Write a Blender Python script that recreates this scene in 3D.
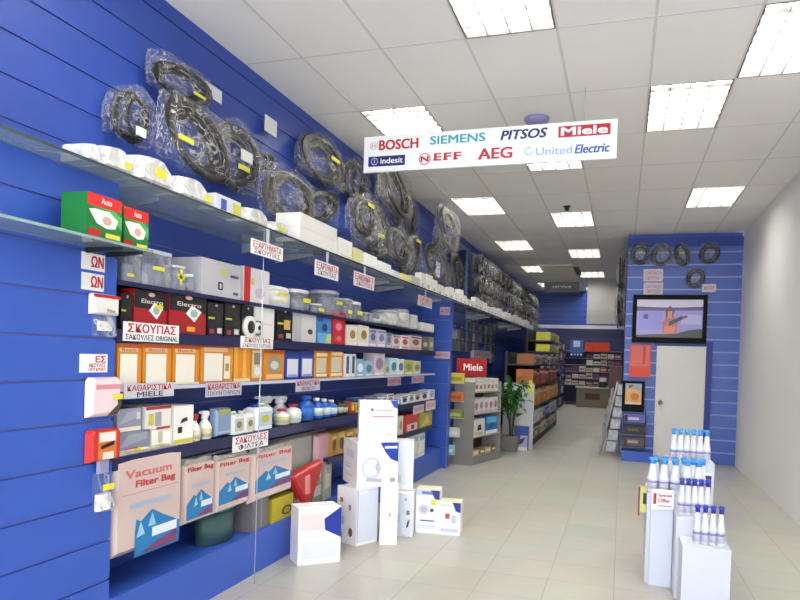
import bpy, math, random
from mathutils import Matrix, Vector
random.seed(11)
for o in list(bpy.data.objects): bpy.data.objects.remove(o)
scene = bpy.context.scene; COL = scene.collection
PI = math.pi

# ------------------------------------------------------------------ camera
F, YAW, PITCH, ROLL, CY = 682.478, .314247, -.015995, .0316705, 368.441
EYE = Vector((0, 0, 1.55))
_f = Vector((-math.sin(YAW)*math.cos(PITCH), math.cos(YAW)*math.cos(PITCH), math.sin(PITCH)))
_r = Vector((math.cos(YAW), math.sin(YAW), 0)); _u = _r.cross(_f)
R0 = math.cos(ROLL)*_r + math.sin(ROLL)*_u
R1 = -math.sin(ROLL)*_r + math.cos(ROLL)*_u
R2 = _f
cd = bpy.data.cameras.new('camera'); cam = bpy.data.objects.new('camera', cd); COL.objects.link(cam)
m = Matrix.Identity(4)
for i in range(3): m[i][0], m[i][1], m[i][2], m[i][3] = R0[i], R1[i], -R2[i], EYE[i]
cam.matrix_world = m
cd.sensor_width = 36; cd.lens = F*36/800; cd.shift_y = (CY-300)/800; cd.clip_end = 100
scene.camera = cam

# ------------------------------------------------------------------ light and exposure
LAMP = 21.0; DAY = 200; WORLD = .8
scene.view_settings.view_transform = 'Standard'; scene.view_settings.look = 'None'
scene.view_settings.gamma = 1; scene.view_settings.use_curve_mapping = False
scene.view_settings.exposure = 0.78
scene.cycles.transparent_max_bounces = 32
w = bpy.data.worlds.new('daylight'); scene.world = w; w.use_nodes = True
w.node_tree.nodes['Background'].inputs[0].default_value = (.93, .96, 1, 1)
w.node_tree.nodes['Background'].inputs[1].default_value = WORLD
ld = bpy.data.lights.new('shopfront_daylight', 'AREA'); ld.shape = 'RECTANGLE'; ld.size = 4.2; ld.size_y = 3.2; ld.energy = DAY
ld.color = (.95, .97, 1)
lo = bpy.data.objects.new('shopfront_daylight', ld); COL.objects.link(lo); lo.location = (-.5, -2.9, 1.9); lo.rotation_euler = (PI/2+.5, 0, 0)

# ------------------------------------------------------------------ helpers
def ray(u, v): return R0*((u-400)/F) - R1*((v-CY)/F) + R2
def at(u, v, X=None, Y=None, Z=None, zc=None):
    d = ray(u, v)
    t = (X/d.x) if X is not None else (Y/d.y) if Y is not None else ((Z-1.55)/d.z) if Z is not None else zc
    return EYE + d*t
def Yu(u, X, z):
    a = R0 - R2*((u-400)/F); return -(a.x*X + a.z*(z-1.55))/a.y
def zv(v, X, Y):
    b = R1 + R2*((v-CY)/F); return 1.55 - (b.x*X + b.y*Y)/b.z

def lin(h):
    h = h.lstrip('#'); c = [int(h[i:i+2], 16)/255 for i in (0, 2, 4)]
    return tuple(x/12.92 if x <= .04045 else ((x+.055)/1.055)**2.4 for x in c) + (1,)
MATS = {}
def M(h, rough=.45, metal=0, emit=0, vary=0, spec=.5):
    k = (h, rough, metal, emit, vary, spec)
    if k in MATS: return MATS[k]
    mt = bpy.data.materials.new('paint_' + h.strip('#')); mt.use_nodes = True
    nt = mt.node_tree; b = nt.nodes['Principled BSDF']
    b.inputs['Base Color'].default_value = lin(h); b.inputs['Roughness'].default_value = rough
    b.inputs['Metallic'].default_value = metal; b.inputs['Specular IOR Level'].default_value = spec
    if emit: b.inputs['Emission Color'].default_value = lin(h); b.inputs['Emission Strength'].default_value = emit
    if vary:
        tc = nt.nodes.new('ShaderNodeTexCoord'); n = nt.nodes.new('ShaderNodeTexNoise'); n.inputs['Scale'].default_value = 6
        mx = nt.nodes.new('ShaderNodeMix'); mx.data_type = 'RGBA'; c = lin(h)
        mx.inputs[6].default_value = tuple(max(0, x*(1-vary)) for x in c[:3])+(1,)
        mx.inputs[7].default_value = tuple(min(1, x*(1+vary)) for x in c[:3])+(1,)
        nt.links.new(tc.outputs['Object'], n.inputs['Vector']); nt.links.new(n.outputs['Fac'], mx.inputs[0])
        nt.links.new(mx.outputs[2], b.inputs['Base Color'])
    MATS[k] = mt; return mt
def film(name, h, a0, a1, rough=.18, scale=9, bump=.5):
    if name in MATS: return MATS[name]
    mt = bpy.data.materials.new(name); mt.use_nodes = True; nt = mt.node_tree; b = nt.nodes['Principled BSDF']
    b.inputs['Base Color'].default_value = lin(h); b.inputs['Roughness'].default_value = rough
    b.inputs['Specular IOR Level'].default_value = .8
    tc = nt.nodes.new('ShaderNodeTexCoord'); n = nt.nodes.new('ShaderNodeTexNoise'); n.inputs['Scale'].default_value = scale
    n.inputs['Detail'].default_value = 3; n.inputs['Distortion'].default_value = 1.2
    mr = nt.nodes.new('ShaderNodeMapRange'); mr.inputs[1].default_value = .38; mr.inputs[2].default_value = .68
    mr.inputs[3].default_value = a0; mr.inputs[4].default_value = a1
    bp = nt.nodes.new('ShaderNodeBump'); bp.inputs['Strength'].default_value = bump; bp.inputs['Distance'].default_value = .02
    nt.links.new(tc.outputs['Object'], n.inputs['Vector']); nt.links.new(n.outputs['Fac'], mr.inputs[0])
    nt.links.new(mr.outputs[0], b.inputs['Alpha']); nt.links.new(n.outputs['Fac'], bp.inputs['Height'])
    nt.links.new(bp.outputs[0], b.inputs['Normal'])
    MATS[name] = mt; return mt
def glint_film(name, h, lo_, hi_, width, scale):  # whitish streaks in the alpha imitate glints on the film folds
    mt = film(name, h, lo_, hi_, rough=.12, scale=scale, bump=.8); nt = mt.node_tree; b = nt.nodes['Principled BSDF']
    n = [x for x in nt.nodes if x.type == 'TEX_NOISE'][0]; mr = [x for x in nt.nodes if x.type == 'MAP_RANGE'][0]
    a = nt.nodes.new('ShaderNodeMath'); a.operation = 'SUBTRACT'; a.inputs[1].default_value = .5
    c = nt.nodes.new('ShaderNodeMath'); c.operation = 'ABSOLUTE'; nt.links.new(n.outputs['Fac'], a.inputs[0]); nt.links.new(a.outputs[0], c.inputs[0])
    mr.inputs[1].default_value = 0; mr.inputs[2].default_value = width; mr.inputs[3].default_value = hi_; mr.inputs[4].default_value = lo_
    nt.links.new(c.outputs[0], mr.inputs[0]); n.inputs['Detail'].default_value = 1.5; return mt
FILM = glint_film('clear_film', '#dddbd6', .05, .55, .03, 4.5)
FILM2 = film('milky_film', '#f2f1ec', .55, .95, scale=11)
CLEAR = film('clear_plastic', '#d9dce2', .22, .5, scale=5, bump=.1)
GLASS = film('shelf_glass', '#aebcbc', .42, .6, rough=.06, scale=3, bump=0)  # pale semi-opaque patches imitate reflections in the glass

TEXT = {}
def text_geo(s, bold, shear):
    k = (s, bold, shear)
    if k in TEXT: return TEXT[k]
    c = bpy.data.curves.new('t', 'FONT'); c.body = s; c.size = 1; c.offset = bold; c.shear = shear; c.resolution_u = 3
    o = bpy.data.objects.new('t', c); COL.objects.link(o); bpy.context.view_layer.update()
    me = o.evaluated_get(bpy.context.evaluated_depsgraph_get()).to_mesh()
    vs = [(v.co.x, v.co.y) for v in me.vertices]; fs = [tuple(p.vertices) for p in me.polygons]
    bpy.data.objects.remove(o); bpy.data.curves.remove(c)
    x0 = min(v[0] for v in vs); x1 = max(v[0] for v in vs); y0 = min(v[1] for v in vs); y1 = max(v[1] for v in vs)
    TEXT[k] = ([((a-x0)/(x1-x0), (b-y0)/(y1-y0)) for a, b in vs], fs); return TEXT[k]

class MB:
    def __init__(s): s.v = []; s.f = []; s.mi = []; s.sm = []; s.mats = []; s.T = None
    def add(s, vs, fs, mat, smooth=False):
        if isinstance(mat, str): mat = M(mat)
        if mat not in s.mats: s.mats.append(mat)
        i = s.mats.index(mat); n = len(s.v)
        s.v += [tuple(s.T @ Vector(p)) if s.T else tuple(p) for p in vs]
        for f in fs: s.f.append(tuple(n+k for k in f)); s.mi.append(i); s.sm.append(smooth)
        return s
    def box(s, x0, y0, z0, x1, y1, z1, mat):
        return s.add([(x0,y0,z0),(x1,y0,z0),(x1,y1,z0),(x0,y1,z0),(x0,y0,z1),(x1,y0,z1),(x1,y1,z1),(x0,y1,z1)],
              [(3,2,1,0),(4,5,6,7),(0,1,5,4),(1,2,6,5),(2,3,7,6),(3,0,4,7)], mat)
    def bbox(s, x0, y0, z0, x1, y1, z1, b, mat):            # box with chamfered vertical edges
        P = [(x0+b,y0),(x1-b,y0),(x1,y0+b),(x1,y1-b),(x1-b,y1),(x0+b,y1),(x0,y1-b),(x0,y0+b)]
        return s.prism(P, z0, z1, mat)
    def prism(s, P, z0, z1, mat):
        n = len(P); vs = [(x,y,z0) for x,y in P]+[(x,y,z1) for x,y in P]
        return s.add(vs, [tuple(range(n-1,-1,-1)), tuple(range(n,2*n))]+[(i,(i+1)%n,n+(i+1)%n,n+i) for i in range(n)], mat)
    def slab(s, P, y0, y1, mat):                             # outline in x,z with depth y
        n = len(P); vs = [(x,y0,z) for x,z in P]+[(x,y1,z) for x,z in P]
        return s.add(vs, [tuple(range(n)), tuple(range(2*n-1,n-1,-1))]+[(i,n+i,n+(i+1)%n,(i+1)%n) for i in range(n)], mat)
    def poly(s, P, y, mat): return s.add([(x,y,z) for x,z in P], [tuple(range(len(P)))], mat)
    def rect(s, x0, z0, x1, z1, y, mat): return s.poly([(x0,z0),(x1,z0),(x1,z1),(x0,z1)], y, mat)
    def ell(s, cx, cz, rx, rz, y, mat, n=18):
        return s.poly([(cx+rx*math.cos(2*PI*i/n), cz+rz*math.sin(2*PI*i/n)) for i in range(n)], y, mat)
    def text(s, t, x0, z0, x1, z1, y, mat, bold=0, shear=0):
        vs, fs = text_geo(t, 0, shear); k = bold*(z1-z0)*1.5       # strokes thickened by overlaid copies of the same glyphs
        for q, (dx, dz) in enumerate(((0,0),(-k,-k*.5),(k,k*.5),(-k,k*.5),(k,-k*.5)) if bold > .005 else ((0,0),)):
            s.add([(x0+a*(x1-x0)+dx, y-.00002*q, z0+b*(z1-z0)+dz) for a, b in vs], fs, mat)
        return s
    def lathe(s, prof, mat, n=14, cx=0, cy=0, sx=1, sy=1, axis='z', o=(0,0,0)):
        vs = []; fs = []
        for r, z in prof:
            for i in range(n):
                a = 2*PI*i/n; p, q = sx*r*math.cos(a), sy*r*math.sin(a)
                vs.append((cx+p, cy+q, z) if axis == 'z' else (o[0]+p, o[1]+z, o[2]+q) if axis == 'y' else (o[0]+z, o[1]+p, o[2]+q))
        k = len(prof)
        for j in range(k-1):
            for i in range(n): fs.append((j*n+i, j*n+(i+1)%n, (j+1)*n+(i+1)%n, (j+1)*n+i))
        fs.append(tuple(range(n-1,-1,-1))); fs.append(tuple((k-1)*n+i for i in range(n)))
        return s.add(vs, fs, mat, n > 8)
    def tube(s, pts, r, mat, n=7, rib=0, closed=False):
        pts = [Vector(p) for p in pts]; vs = []; fs = []; N = len(pts); up = None
        for i, p in enumerate(pts):
            t = (pts[(i+1) % N]-pts[i-1]) if closed else (pts[min(i+1,N-1)]-pts[max(i-1,0)])
            t.normalize()
            if up is None: up = t.orthogonal()
            a = (up - t*up.dot(t)).normalized(); up = a; b = t.cross(a)
            rr = r*(1+rib*(1 if i % 2 else -1))
            for k in range(n):
                q = 2*PI*k/n; vs.append(p + a*(rr*math.cos(q)) + b*(rr*math.sin(q)))
        for i in range(N if closed else N-1):
            for k in range(n):
                j = (i+1) % N; fs.append((i*n+k, i*n+(k+1)%n, j*n+(k+1)%n, j*n+k))
        if not closed: fs.append(tuple(range(n-1,-1,-1))); fs.append(tuple((N-1)*n+k for k in range(n)))
        return s.add(vs, fs, mat, True)
    def pouch(s, P, y0, y1, mat, inset=.82, seam=.5):          # soft packet: outline in x,z, bulging front y0 and back y1
        n = len(P); cx = sum(p[0] for p in P)/n; cz = sum(p[1] for p in P)/n; ym = y1+(y0-y1)*seam*.2
        r = [(x,ym,z) for x,z in P]
        def ring(k, y): return [(cx+(x-cx)*k, y, cz+(z-cz)*k) for x,z in P]
        vs = r + ring(.93, ym+(y0-ym)*.7) + ring(inset, y0) + ring(.9, y1)
        fs = []
        for a, b in ((0,1),(1,2)): fs += [(a*n+i, a*n+(i+1)%n, b*n+(i+1)%n, b*n+i) for i in range(n)]
        fs += [tuple(range(2*n, 3*n))]
        fs += [(i, 3*n+i, 3*n+(i+1)%n, (i+1)%n) for i in range(n)] + [tuple(range(4*n-1, 3*n-1, -1))]
        return s.add(vs, fs, mat)
    def mesh(s, name):
        me = bpy.data.meshes.new(name); me.from_pydata(s.v, [], s.f)
        for mt in s.mats: me.materials.append(mt)
        me.polygons.foreach_set('material_index', s.mi); me.polygons.foreach_set('use_smooth', s.sm); me.update(); return me
    def build(s, name, parent=None): return link(name, s.mesh(name), parent)
def link(name, data, parent=None):
    o = bpy.data.objects.new(name, data); COL.objects.link(o)
    if parent: o.parent = parent
    return o
def tag(o, label, cat, group=None, kind=None):
    o['label'] = label; o['category'] = cat
    if group: o['group'] = group
    if kind: o['kind'] = kind
    return o
def empty(name): return link(name, None)
def put(o, x, y, z, rz=0): o.location = (x, y, z); o.rotation_euler = (0, 0, rz); return o
def struct(o): o['kind'] = 'structure'; return o
def dup(root, label=None, group=None):
    r = root.copy(); COL.objects.link(r)
    for ch in list(root.children):
        c = ch.copy(); COL.objects.link(c); c.parent = r
        for g in list(ch.children):
            d = g.copy(); COL.objects.link(d); d.parent = c
    if label: r['label'] = label
    if group: r['group'] = group
    return r
ORD = 'first second third fourth fifth sixth seventh eighth ninth tenth eleventh twelfth thirteenth fourteenth fifteenth sixteenth seventeenth eighteenth nineteenth twentieth'.split()
TENS = {2: 'twenty', 3: 'thirty', 4: 'forty', 5: 'fifty'}
def nth(i):                                                  # i from 0
    if i < 20: return ORD[i]
    t, r = divmod(i+1, 10)
    return (TENS[t][:-1]+'ieth') if r == 0 else TENS[t]+'-'+ORD[r-1]

def prints(mb, w, h, pl, y=0, x0=None):
    x0 = -w/2 if x0 is None else x0
    for k, p in enumerate(pl):
        yy = y - .0009*(k+1)
        X = lambda a: x0 + a*w
        if p[0] == 'r': mb.rect(X(p[1]), p[2]*h, X(p[3]), p[4]*h, yy, p[5])
        elif p[0] == 'p': mb.poly([(X(a), b*h) for a, b in p[1]], yy, p[2])
        elif p[0] == 'e': mb.ell(X(p[1]), p[2]*h, p[3]*w, p[4]*h, yy, p[5])
        elif p[0] == 't': mb.text(p[1], X(p[2]), p[3]*h, X(p[4]), p[5]*h, yy, p[6], p[7] if len(p) > 7 else .02, p[8] if len(p) > 8 else 0)
def sticker(parent, x, z, w, h, y=-.006, col='#e8e03a'):
    return MB().box(x-w/2, y-.0015, z-h/2, x+w/2, y, z+h/2, M(col)).build('price_sticker', parent)
def carton(label, w, h, d, col, pl=(), side=(), name='carton', cat='box', group=None, stick=None, top=None):
    mb = MB(); mb.box(-w/2, 0, 0, w/2, d, h, M(col)); prints(mb, w, h, pl)
    if top: mb.box(-w/2+.002, .002, h, w/2-.002, d-.002, h+.002, M(top))
    mb.box(-w/2+.004, d*.48, h, w/2-.004, d*.52, h+.0015, M('#d8d4c8'))
    if side:
        mb.T = Matrix.Translation((-w/2, d/2, 0)) @ Matrix.Rotation(-PI/2, 4, 'Z'); prints(mb, d, h, side); mb.T = None
    o = mb.build(name); tag(o, label, cat, group)
    for s in (stick or []): sticker(o, *s)
    return o
# left wall goods: local x runs along +Y, the front faces the aisle (+X)
def S(X, z, u0, u1, vt, gap=.965):
    a, b = Yu(u0, X, z), Yu(u1, X, z); c = (a+b)/2
    return c, (b-a)*gap, zv(vt, X, c)-z
def lw(o, X, Y, z): return put(o, X, Y, z, PI/2)

# ================================================================== structure
XW, ZC = -2.75, 3.7
Y0, Y1 = -3.0, 26.5
BLUE = M('#27459c', .42, vary=.06); BLUE2 = M('#3459b8', .4, vary=.05); LILAC = M('#5f6cb4', .35); NAVY = M('#10143a', .5); FASCIA = M('#191d4a', .35)
def slats(mb, a0, a1, z0, z1, plane, axis, sign, pitch=.2, mat=BLUE, back=None, gap=.008):   # planks on a backing; 'plane' is the front of the planks
    t = .014
    def bx(p0, p1, za, zb, mt):
        lo_, hi_ = min(p0, p1), max(p0, p1)
        if axis == 'x': mb.box(lo_, a0, za, hi_, a1, zb, mt)
        else: mb.box(a0, lo_, za, a1, hi_, zb, mt)
    bx(plane-sign*t, plane-sign*(t+.05), z0, z1, back or LILAC)
    z = z0
    while z < z1-.01:
        bx(plane, plane-sign*t, z+.004, min(z+pitch-gap, z1), mat); z += pitch
mb = MB(); slats(mb, Y0, Y1, 0, ZC, XW, 'x', 1); struct(mb.build('wall_left'))
mb = MB(); mb.box(1.75, Y0, 0, 1.82, 11.9, ZC, M('#efeeec', .6)); struct(mb.build('wall_right'))
mb = MB(); slats(mb, 12.2, Y1, 0, ZC, .03, 'x', -1); struct(mb.build('wall_right_far'))
mb = MB(); mb.box(XW-.1, Y1, 0, .1, Y1+.1, ZC, M('#23284a', .6)); struct(mb.build('wall_back'))
# floor: pale tiles with thin joints
fm = bpy.data.materials.new('floor_tiles'); fm.use_nodes = True; nt = fm.node_tree; b = nt.nodes['Principled BSDF']
tc = nt.nodes.new('ShaderNodeTexCoord'); bk = nt.nodes.new('ShaderNodeTexBrick'); bk.offset = 0
bk.inputs['Color1'].default_value = lin('#bdbbb0'); bk.inputs['Color2'].default_value = lin('#b6b4a8'); bk.inputs['Mortar'].default_value = lin('#9f9c90')
bk.inputs['Scale'].default_value = 1; bk.inputs['Mortar Size'].default_value = .004; bk.inputs['Brick Width'].default_value = .45; bk.inputs['Row Height'].default_value = .45
ns = nt.nodes.new('ShaderNodeTexNoise'); ns.inputs['Scale'].default_value = 1.3; ns.inputs['Detail'].default_value = 6
mx = nt.nodes.new('ShaderNodeMix'); mx.data_type = 'RGBA'; mx.blend_type = 'MULTIPLY'; mx.inputs[0].default_value = .25
nt.links.new(tc.outputs['Object'], bk.inputs['Vector']); nt.links.new(tc.outputs['Object'], ns.inputs['Vector'])
nt.links.new(bk.outputs['Color'], mx.inputs[6]); nt.links.new(ns.outputs['Color'], mx.inputs[7]); nt.links.new(mx.outputs[2], b.inputs['Base Color'])
b.inputs['Roughness'].default_value = .32
struct(MB().box(XW-.1, Y0, -.1, 1.85, Y1+.1, 0, fm).build('floor'))

# ceiling tiles with the lamp bays left open
LX, LY, PX, PY = .125, 5.6, .6, 1.1
FIX = [(-4,-3),(-4,0),(-4,3),(-4,6),(-2,-2),(-2,1),(-2,4),(-2,7),(-2,10),(0,-3),(0,0),(1,3),(1,-1),(-4,9),(-2,13),(-4,12),(-2,16),(-4,16),(-2,18),(-4,18)]  # unseen lamps overhead near the camera are added for their light
FIX = [(i, j) for i, j in FIX]
mb = MB(); cm = M('#efece8', .85, vary=.012); gm = M('#d6d2cd', .6); open_ = set(FIX)
xs = [XW-.05]+[LX+PX*i for i in range(-4, 3)]+[1.8]; ys = [LY+PY*j for j in range(-8, 20)]
ys = [Y0]+[y for y in ys if Y0+.05 < y < Y1-.05]+[Y1+.05]
for i in range(len(xs)-1):
    for j in range(len(ys)-1):
        ii = round((xs[i]-LX)/PX); jj = round((ys[j]-LY)/PY)
        if (ii, jj) in open_ and abs(xs[i]-LX-PX*ii) < .01 and abs(ys[j]-LY-PY*jj) < .01: continue
        mb.box(xs[i]+.006, ys[j]+.006, ZC, xs[i+1]-.006, ys[j+1]-.006, ZC+.02, cm)
struct(mb.build('ceiling'))
mb = MB()
for x in xs[1:-1]: mb.box(x-.009, Y0, ZC-.002, x+.009, Y1, ZC+.006, gm)
for y in ys[1:-1]: mb.box(XW, y-.007, ZC-.0015, 1.75, y+.007, ZC+.006, gm)
struct(mb.build('trim_1'))

# proud blue columns of the shelving bay, and the panel further back
mb = MB(); slats(mb, .6, 2.79, 0, 2.365, -2.40, 'x', 1, mat=BLUE2); mb.box(XW, .6, 0, -2.46, 2.788, 2.365, BLUE2); struct(mb.build('trim_2'))
mb = MB(); slats(mb, XW+.002, -2.33, 0, 2.365, 9.38, 'y', -1, pitch=.3, mat=BLUE2); mb.box(XW+.002, 9.44, 0, -2.33, 9.56, 2.365, BLUE2); struct(mb.build('trim_3'))
mb = MB(); slats(mb, 11.6, 20.9, 2.41, 3.45, -2.58, 'x', 1, mat=M('#18224f')); mb.box(XW+.001, 11.6, 2.41, -2.63, 20.9, 3.45, M('#141c44')); struct(mb.build('trim_4'))
# right-hand blue panel with the door
mb = MB(); slats(mb, .03, 1.75, 0, 3.63, 11.9, 'y', -1, mat=M('#4d69bc', .4, vary=.05), back=M('#a4b0e4', .35), gap=.02); mb.box(.03, 11.96, 0, 1.75, 12.2, 3.7, BLUE2)
mb.box(.03, 11.885, 3.48, 1.75, 11.9, 3.63, M('#22409a')); struct(mb.build('wall_panel_right'))
d1 = struct(MB().box(.532, 11.872, .01, 1.27, 11.899, 1.875, M('#dfddda', .5, vary=.03)).build('door_1'))
kb = MB(); kb.lathe([(.012,0),(.012,-.03),(.034,-.035),(.036,-.055),(.02,-.068)], M('#8a7a60', .3, .6), axis='y', o=(.612,11.871,.955)); kb.build('door_knob', d1)
mb = MB(); mb.box(1.272, 11.85, 0, 1.36, 11.899, 1.95, M('#1f2f8c')); mb.box(.5, 11.88, 1.876, 1.272, 11.899, 1.95, M('#26409f')); struct(mb.build('trim_5'))
struct(MB().box(.035, 11.55, 0, .5, 11.9, .165, BLUE2).build('trim_6'))
# blue bulkhead and grey board at the far end
mb = MB(); slats(mb, XW+.01, -.92, 2.68, 3.695, 21.0, 'y', -1, pitch=.16); mb.box(XW+.01, 20.97, 2.58, .02, 21.05, 2.679, M('#c9cbd6', .4)); struct(mb.build('trim_7'))  # pale lower strip imitates the lit band under the bulkhead
b_ = MB().box(-.9, 18.0, 2.56, -.16, 18.05, 3.68, M('#a9a7a3', .6)); tag(b_.build('hanging_board'), 'plain grey board hanging from the ceiling left of the blue panel', 'board')

# ================================================================== ceiling lamps
def lamp():
    r = empty('ceiling_light'); w_, l_ = PX-.02, PY-.02
    wm = M('#f4f4f2', .4); mb = MB()
    mb.box(-w_/2, -l_/2, .10, w_/2, l_/2, .11, wm)
    for s in (-1, 1):
        mb.box(s*w_/2-.006, -l_/2, -.004, s*w_/2+.006, l_/2, .10, M('#6d6a66', .5)); mb.box(-w_/2, s*l_/2-.006, -.004, w_/2, s*l_/2+.006, .10, M('#6d6a66', .5))
    mb.build('housing', r)
    em = M('#fffdf6', .5, 0, LAMP)
    for k in range(4):
        t = MB().lathe([(.017, -l_/2+.03), (.017, l_/2-.03)], em, 8, axis='y', o=((k-1.5)*w_/4, 0, .07)); t.build('tube', r)
    lm = M('#8f8f8d', .4); lx = M('#6e6e6c', .4); mb = MB()
    for k in (-1, 0, 1): mb.box(k*w_/4-.004, -l_/2, -.002, k*w_/4+.004, l_/2, .05, lm)
    for k in range(-3, 4): mb.box(-w_/2, k*l_/8-.003, 0, w_/2, k*l_/8+.003, .03, lx)
    mb.build('louvre', r); return r
L0 = lamp()
where = {(-4,0): 'left-hand ceiling light above the left end of the hanging sign', (-4,3): 'ceiling light near the blue wall just beyond the hanging sign',
 (-4,6): 'farther ceiling light in the row beside the blue wall', (-2,1): 'ceiling light half hidden under the right end of the hanging sign',
 (-2,4): 'ceiling light in the middle row in front of the black spot', (-2,7): 'middle-row ceiling light, second beyond the hanging sign',
 (-2,10): 'smallest farthest ceiling light by the grey hanging board', (0,0): 'large bright ceiling light right of the hanging sign', (1,3): 'ceiling light at the right edge above the blue panel',
 (-4,-3): 'ceiling light added out of frame above the near shelves', (-2,-2): 'ceiling light added unseen overhead in the middle row', (0,-3): 'ceiling light added unseen overhead toward the shopfront', (1,-1): 'ceiling light added unseen overhead beside the right wall', (-4,9): 'ceiling light added over the far hose cluster near the vent', (-2,13): 'ceiling light added behind the grey hanging board', (-4,12): 'ceiling light added just before the blue bulkhead', (-2,16): 'ceiling light added in the back room behind the bulkhead', (-4,16): 'ceiling light added over the dark unit in the back room', (-2,18): 'ceiling light added over the counter at the very back', (-4,18): 'ceiling light added at the far left corner of the back room'}  # extra lamps from the vent backwards, added to brighten the far end
for n, k in enumerate(FIX):
    o = L0 if n == 0 else dup(L0)
    tag(o, 'recessed louvred ' + where[k], 'ceiling light', 'recessed four-tube ceiling lights'); put(o, LX+PX*(k[0]+.5), LY+PY*(k[1]+.5), ZC)
v = empty('ceiling_vent'); tag(v, 'cream rectangular ceiling vent near the far end of the shop', 'vent')
MB().box(-.42, -.9, -.025, .3, .9, 0, M('#efe9d2', .6)).build('cover', v); mb = MB()
for k in range(6): mb.box(.31+k*.02, -.5, -.03, .32+k*.02, .9, 0, M('#4a4438'))
mb.build('grille', v); put(v, -1.42, 16.2, ZC)
sd = MB().lathe([(.03,-.05),(.09,-.045),(.11,-.02),(.11,0)], M('#8d86b8', .4)).build('smoke_detector'); tag(sd, 'round lilac ceiling disc behind the top of the hanging sign', 'smoke detector')
p = at(537, 118, Z=ZC); put(sd, p.x, p.y, ZC-.002)
sp = MB().lathe([(.012,-.07),(.03,-.06),(.03,-.02),(.05,-.012),(.05,0)], M('#2c2a28', .4)).build('spotlight'); tag(sp, 'tiny black spot on the ceiling beyond the hanging sign', 'spotlight')
p = at(567, 206, Z=ZC); put(sp, p.x, p.y, ZC-.002)

# ================================================================== hanging brand sign
sg = empty('hanging_sign'); tag(sg, 'long white sign of appliance brand names hanging from the ceiling', 'sign')
a, c = at(364, 155, Y=5.5), at(617, 138, Y=5.5); SX0, SX1, SZ0, SZ1 = a.x, c.x, 3.132, 3.434
put(sg, 0, 5.5, 0)
MB().box(SX0, 0, SZ0, SX1, .03, SZ1, M('#fbfbfb', .5)).build('board', sg)
for k in (.12, .88):
    x = SX0+(SX1-SX0)*k; MB().tube([(x, .015, SZ1), (x, .015, ZC)], .003, M('#c9c9c9', .3, .5), 6).build('wire', sg)
def bx(u0, u1, vt, vb):
    um = (u0+u1)/2; return at(u0, (vt+vb)/2, Y=5.5).x, at(um, vb, Y=5.5).z, at(u1, (vt+vb)/2, Y=5.5).x, at(um, vt, Y=5.5).z
RED, TEAL, DNAVY = M('#c4202c'), M('#2aa9b8'), M('#1d1f6a')
e = -.002
def lett(s, box, mat, bold=.02, shear=0, name='lettering', mb=None):
    m_ = mb or MB(); m_.text(s, *box, e, mat, bold, shear); return m_ if mb else m_.build(name, sg)
lett('BOSCH', bx(379.5, 418, 139.3, 149), RED, .03)
x0, z0, x1, z1 = bx(370, 377.8, 142.5, 149.5); mb = MB(); rx, rz = (x1-x0)/2, (z1-z0)/2; cx, cz = x0+rx, z0+rz
pk = M('#e3b9bb'); N = 20
for i in range(N):
    a0, a1 = 2*PI*i/N, 2*PI*(i+1)/N
    mb.poly([(cx+k*rx*math.cos(t), cz+k*rz*math.sin(t)) for k, t in ((.8,a0),(1,a0),(1,a1),(.8,a1))], e, pk)
mb.rect(cx-.55*rx, cz-.5*rz, cx-.25*rx, cz+.5*rz, e, pk).rect(cx+.25*rx, cz-.5*rz, cx+.55*rx, cz+.5*rz, e, pk).rect(cx-.25*rx, cz-.12*rz, cx+.25*rx, cz+.12*rz, e, pk)
mb.build('emblem', sg)
lett('SIEMENS', bx(430.5, 485, 134.6, 142.8), TEAL, .025)
lett('PITSOS', bx(501, 547, 129.3, 138.6), DNAVY, .03, .22)
x0, z0, x1, z1 = bx(558.5, 610.5, 124.8, 136); mb = MB().rect(x0, z0, x1, z1, e, RED); mb.text('Miele', x0+.06*(x1-x0), z0+.16*(z1-z0), x1-.06*(x1-x0), z1-.14*(z1-z0), e*2, M('#ffffff'), .05); mb.build('logo', sg)
x0, z0, x1, z1 = bx(368.5, 405, 155.9, 166); mb = MB().rect(x0, z0, x1, z1, e, DNAVY); W = x1-x0; H = z1-z0
for i in range(N):
    a0, a1 = 2*PI*i/N, 2*PI*(i+1)/N
    mb.poly([(x0+.17*W+k*.38*H*math.cos(t), z0+H/2+k*.38*H*math.sin(t)) for k, t in ((.78,a0),(1,a0),(1,a1),(.78,a1))], e*2, '#b9bde6')
mb.rect(x0+.155*W, z0+.3*H, x0+.185*W, z0+.7*H, e*2, '#b9bde6'); mb.text('indesit', x0+.34*W, z0+.25*H, x1-.06*W, z1-.2*H, e*2, M('#f2f3ff'), .02); mb.build('logo', sg)
x0, z0, x1, z1 = bx(418.7, 430.7, 153, 165); mb = MB(); rx = (x1-x0)/2; rz = (z1-z0)/2; cx, cz = x0+rx, z0+rz
for i in range(N):
    a0, a1 = 2*PI*i/N, 2*PI*(i+1)/N
    mb.poly([(cx+k*rx*math.cos(t), cz+k*rz*math.sin(t)) for k, t in ((.82,a0),(1,a0),(1,a1),(.82,a1))], e, '#e0797f')
mb.text('N', cx-.62*rx, cz-.42*rz, cx+.62*rx, cz+.42*rz, e, RED, .06); mb.build('emblem', sg)
x0, z0, x1, z1 = bx(434, 461.5, 152.8, 159.8); W = x1-x0; mb = MB()
for k in range(3): mb.text('EFF'[k], x0+W*(.02+k*.36), z0, x0+W*(.26+k*.36), z1, e, RED, .05); mb.rect(x0+W*(-.02+k*.36), z0, x0+W*(.15+k*.36), z0+.012, e*.9, RED)
mb.build('lettering', sg)
x0, z0, x1, z1 = bx(478.5, 512, 147.8, 158.6); W = x1-x0; mb = MB(); mb.text('AEG', x0, z0, x1, z1, e, RED, .03)
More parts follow.
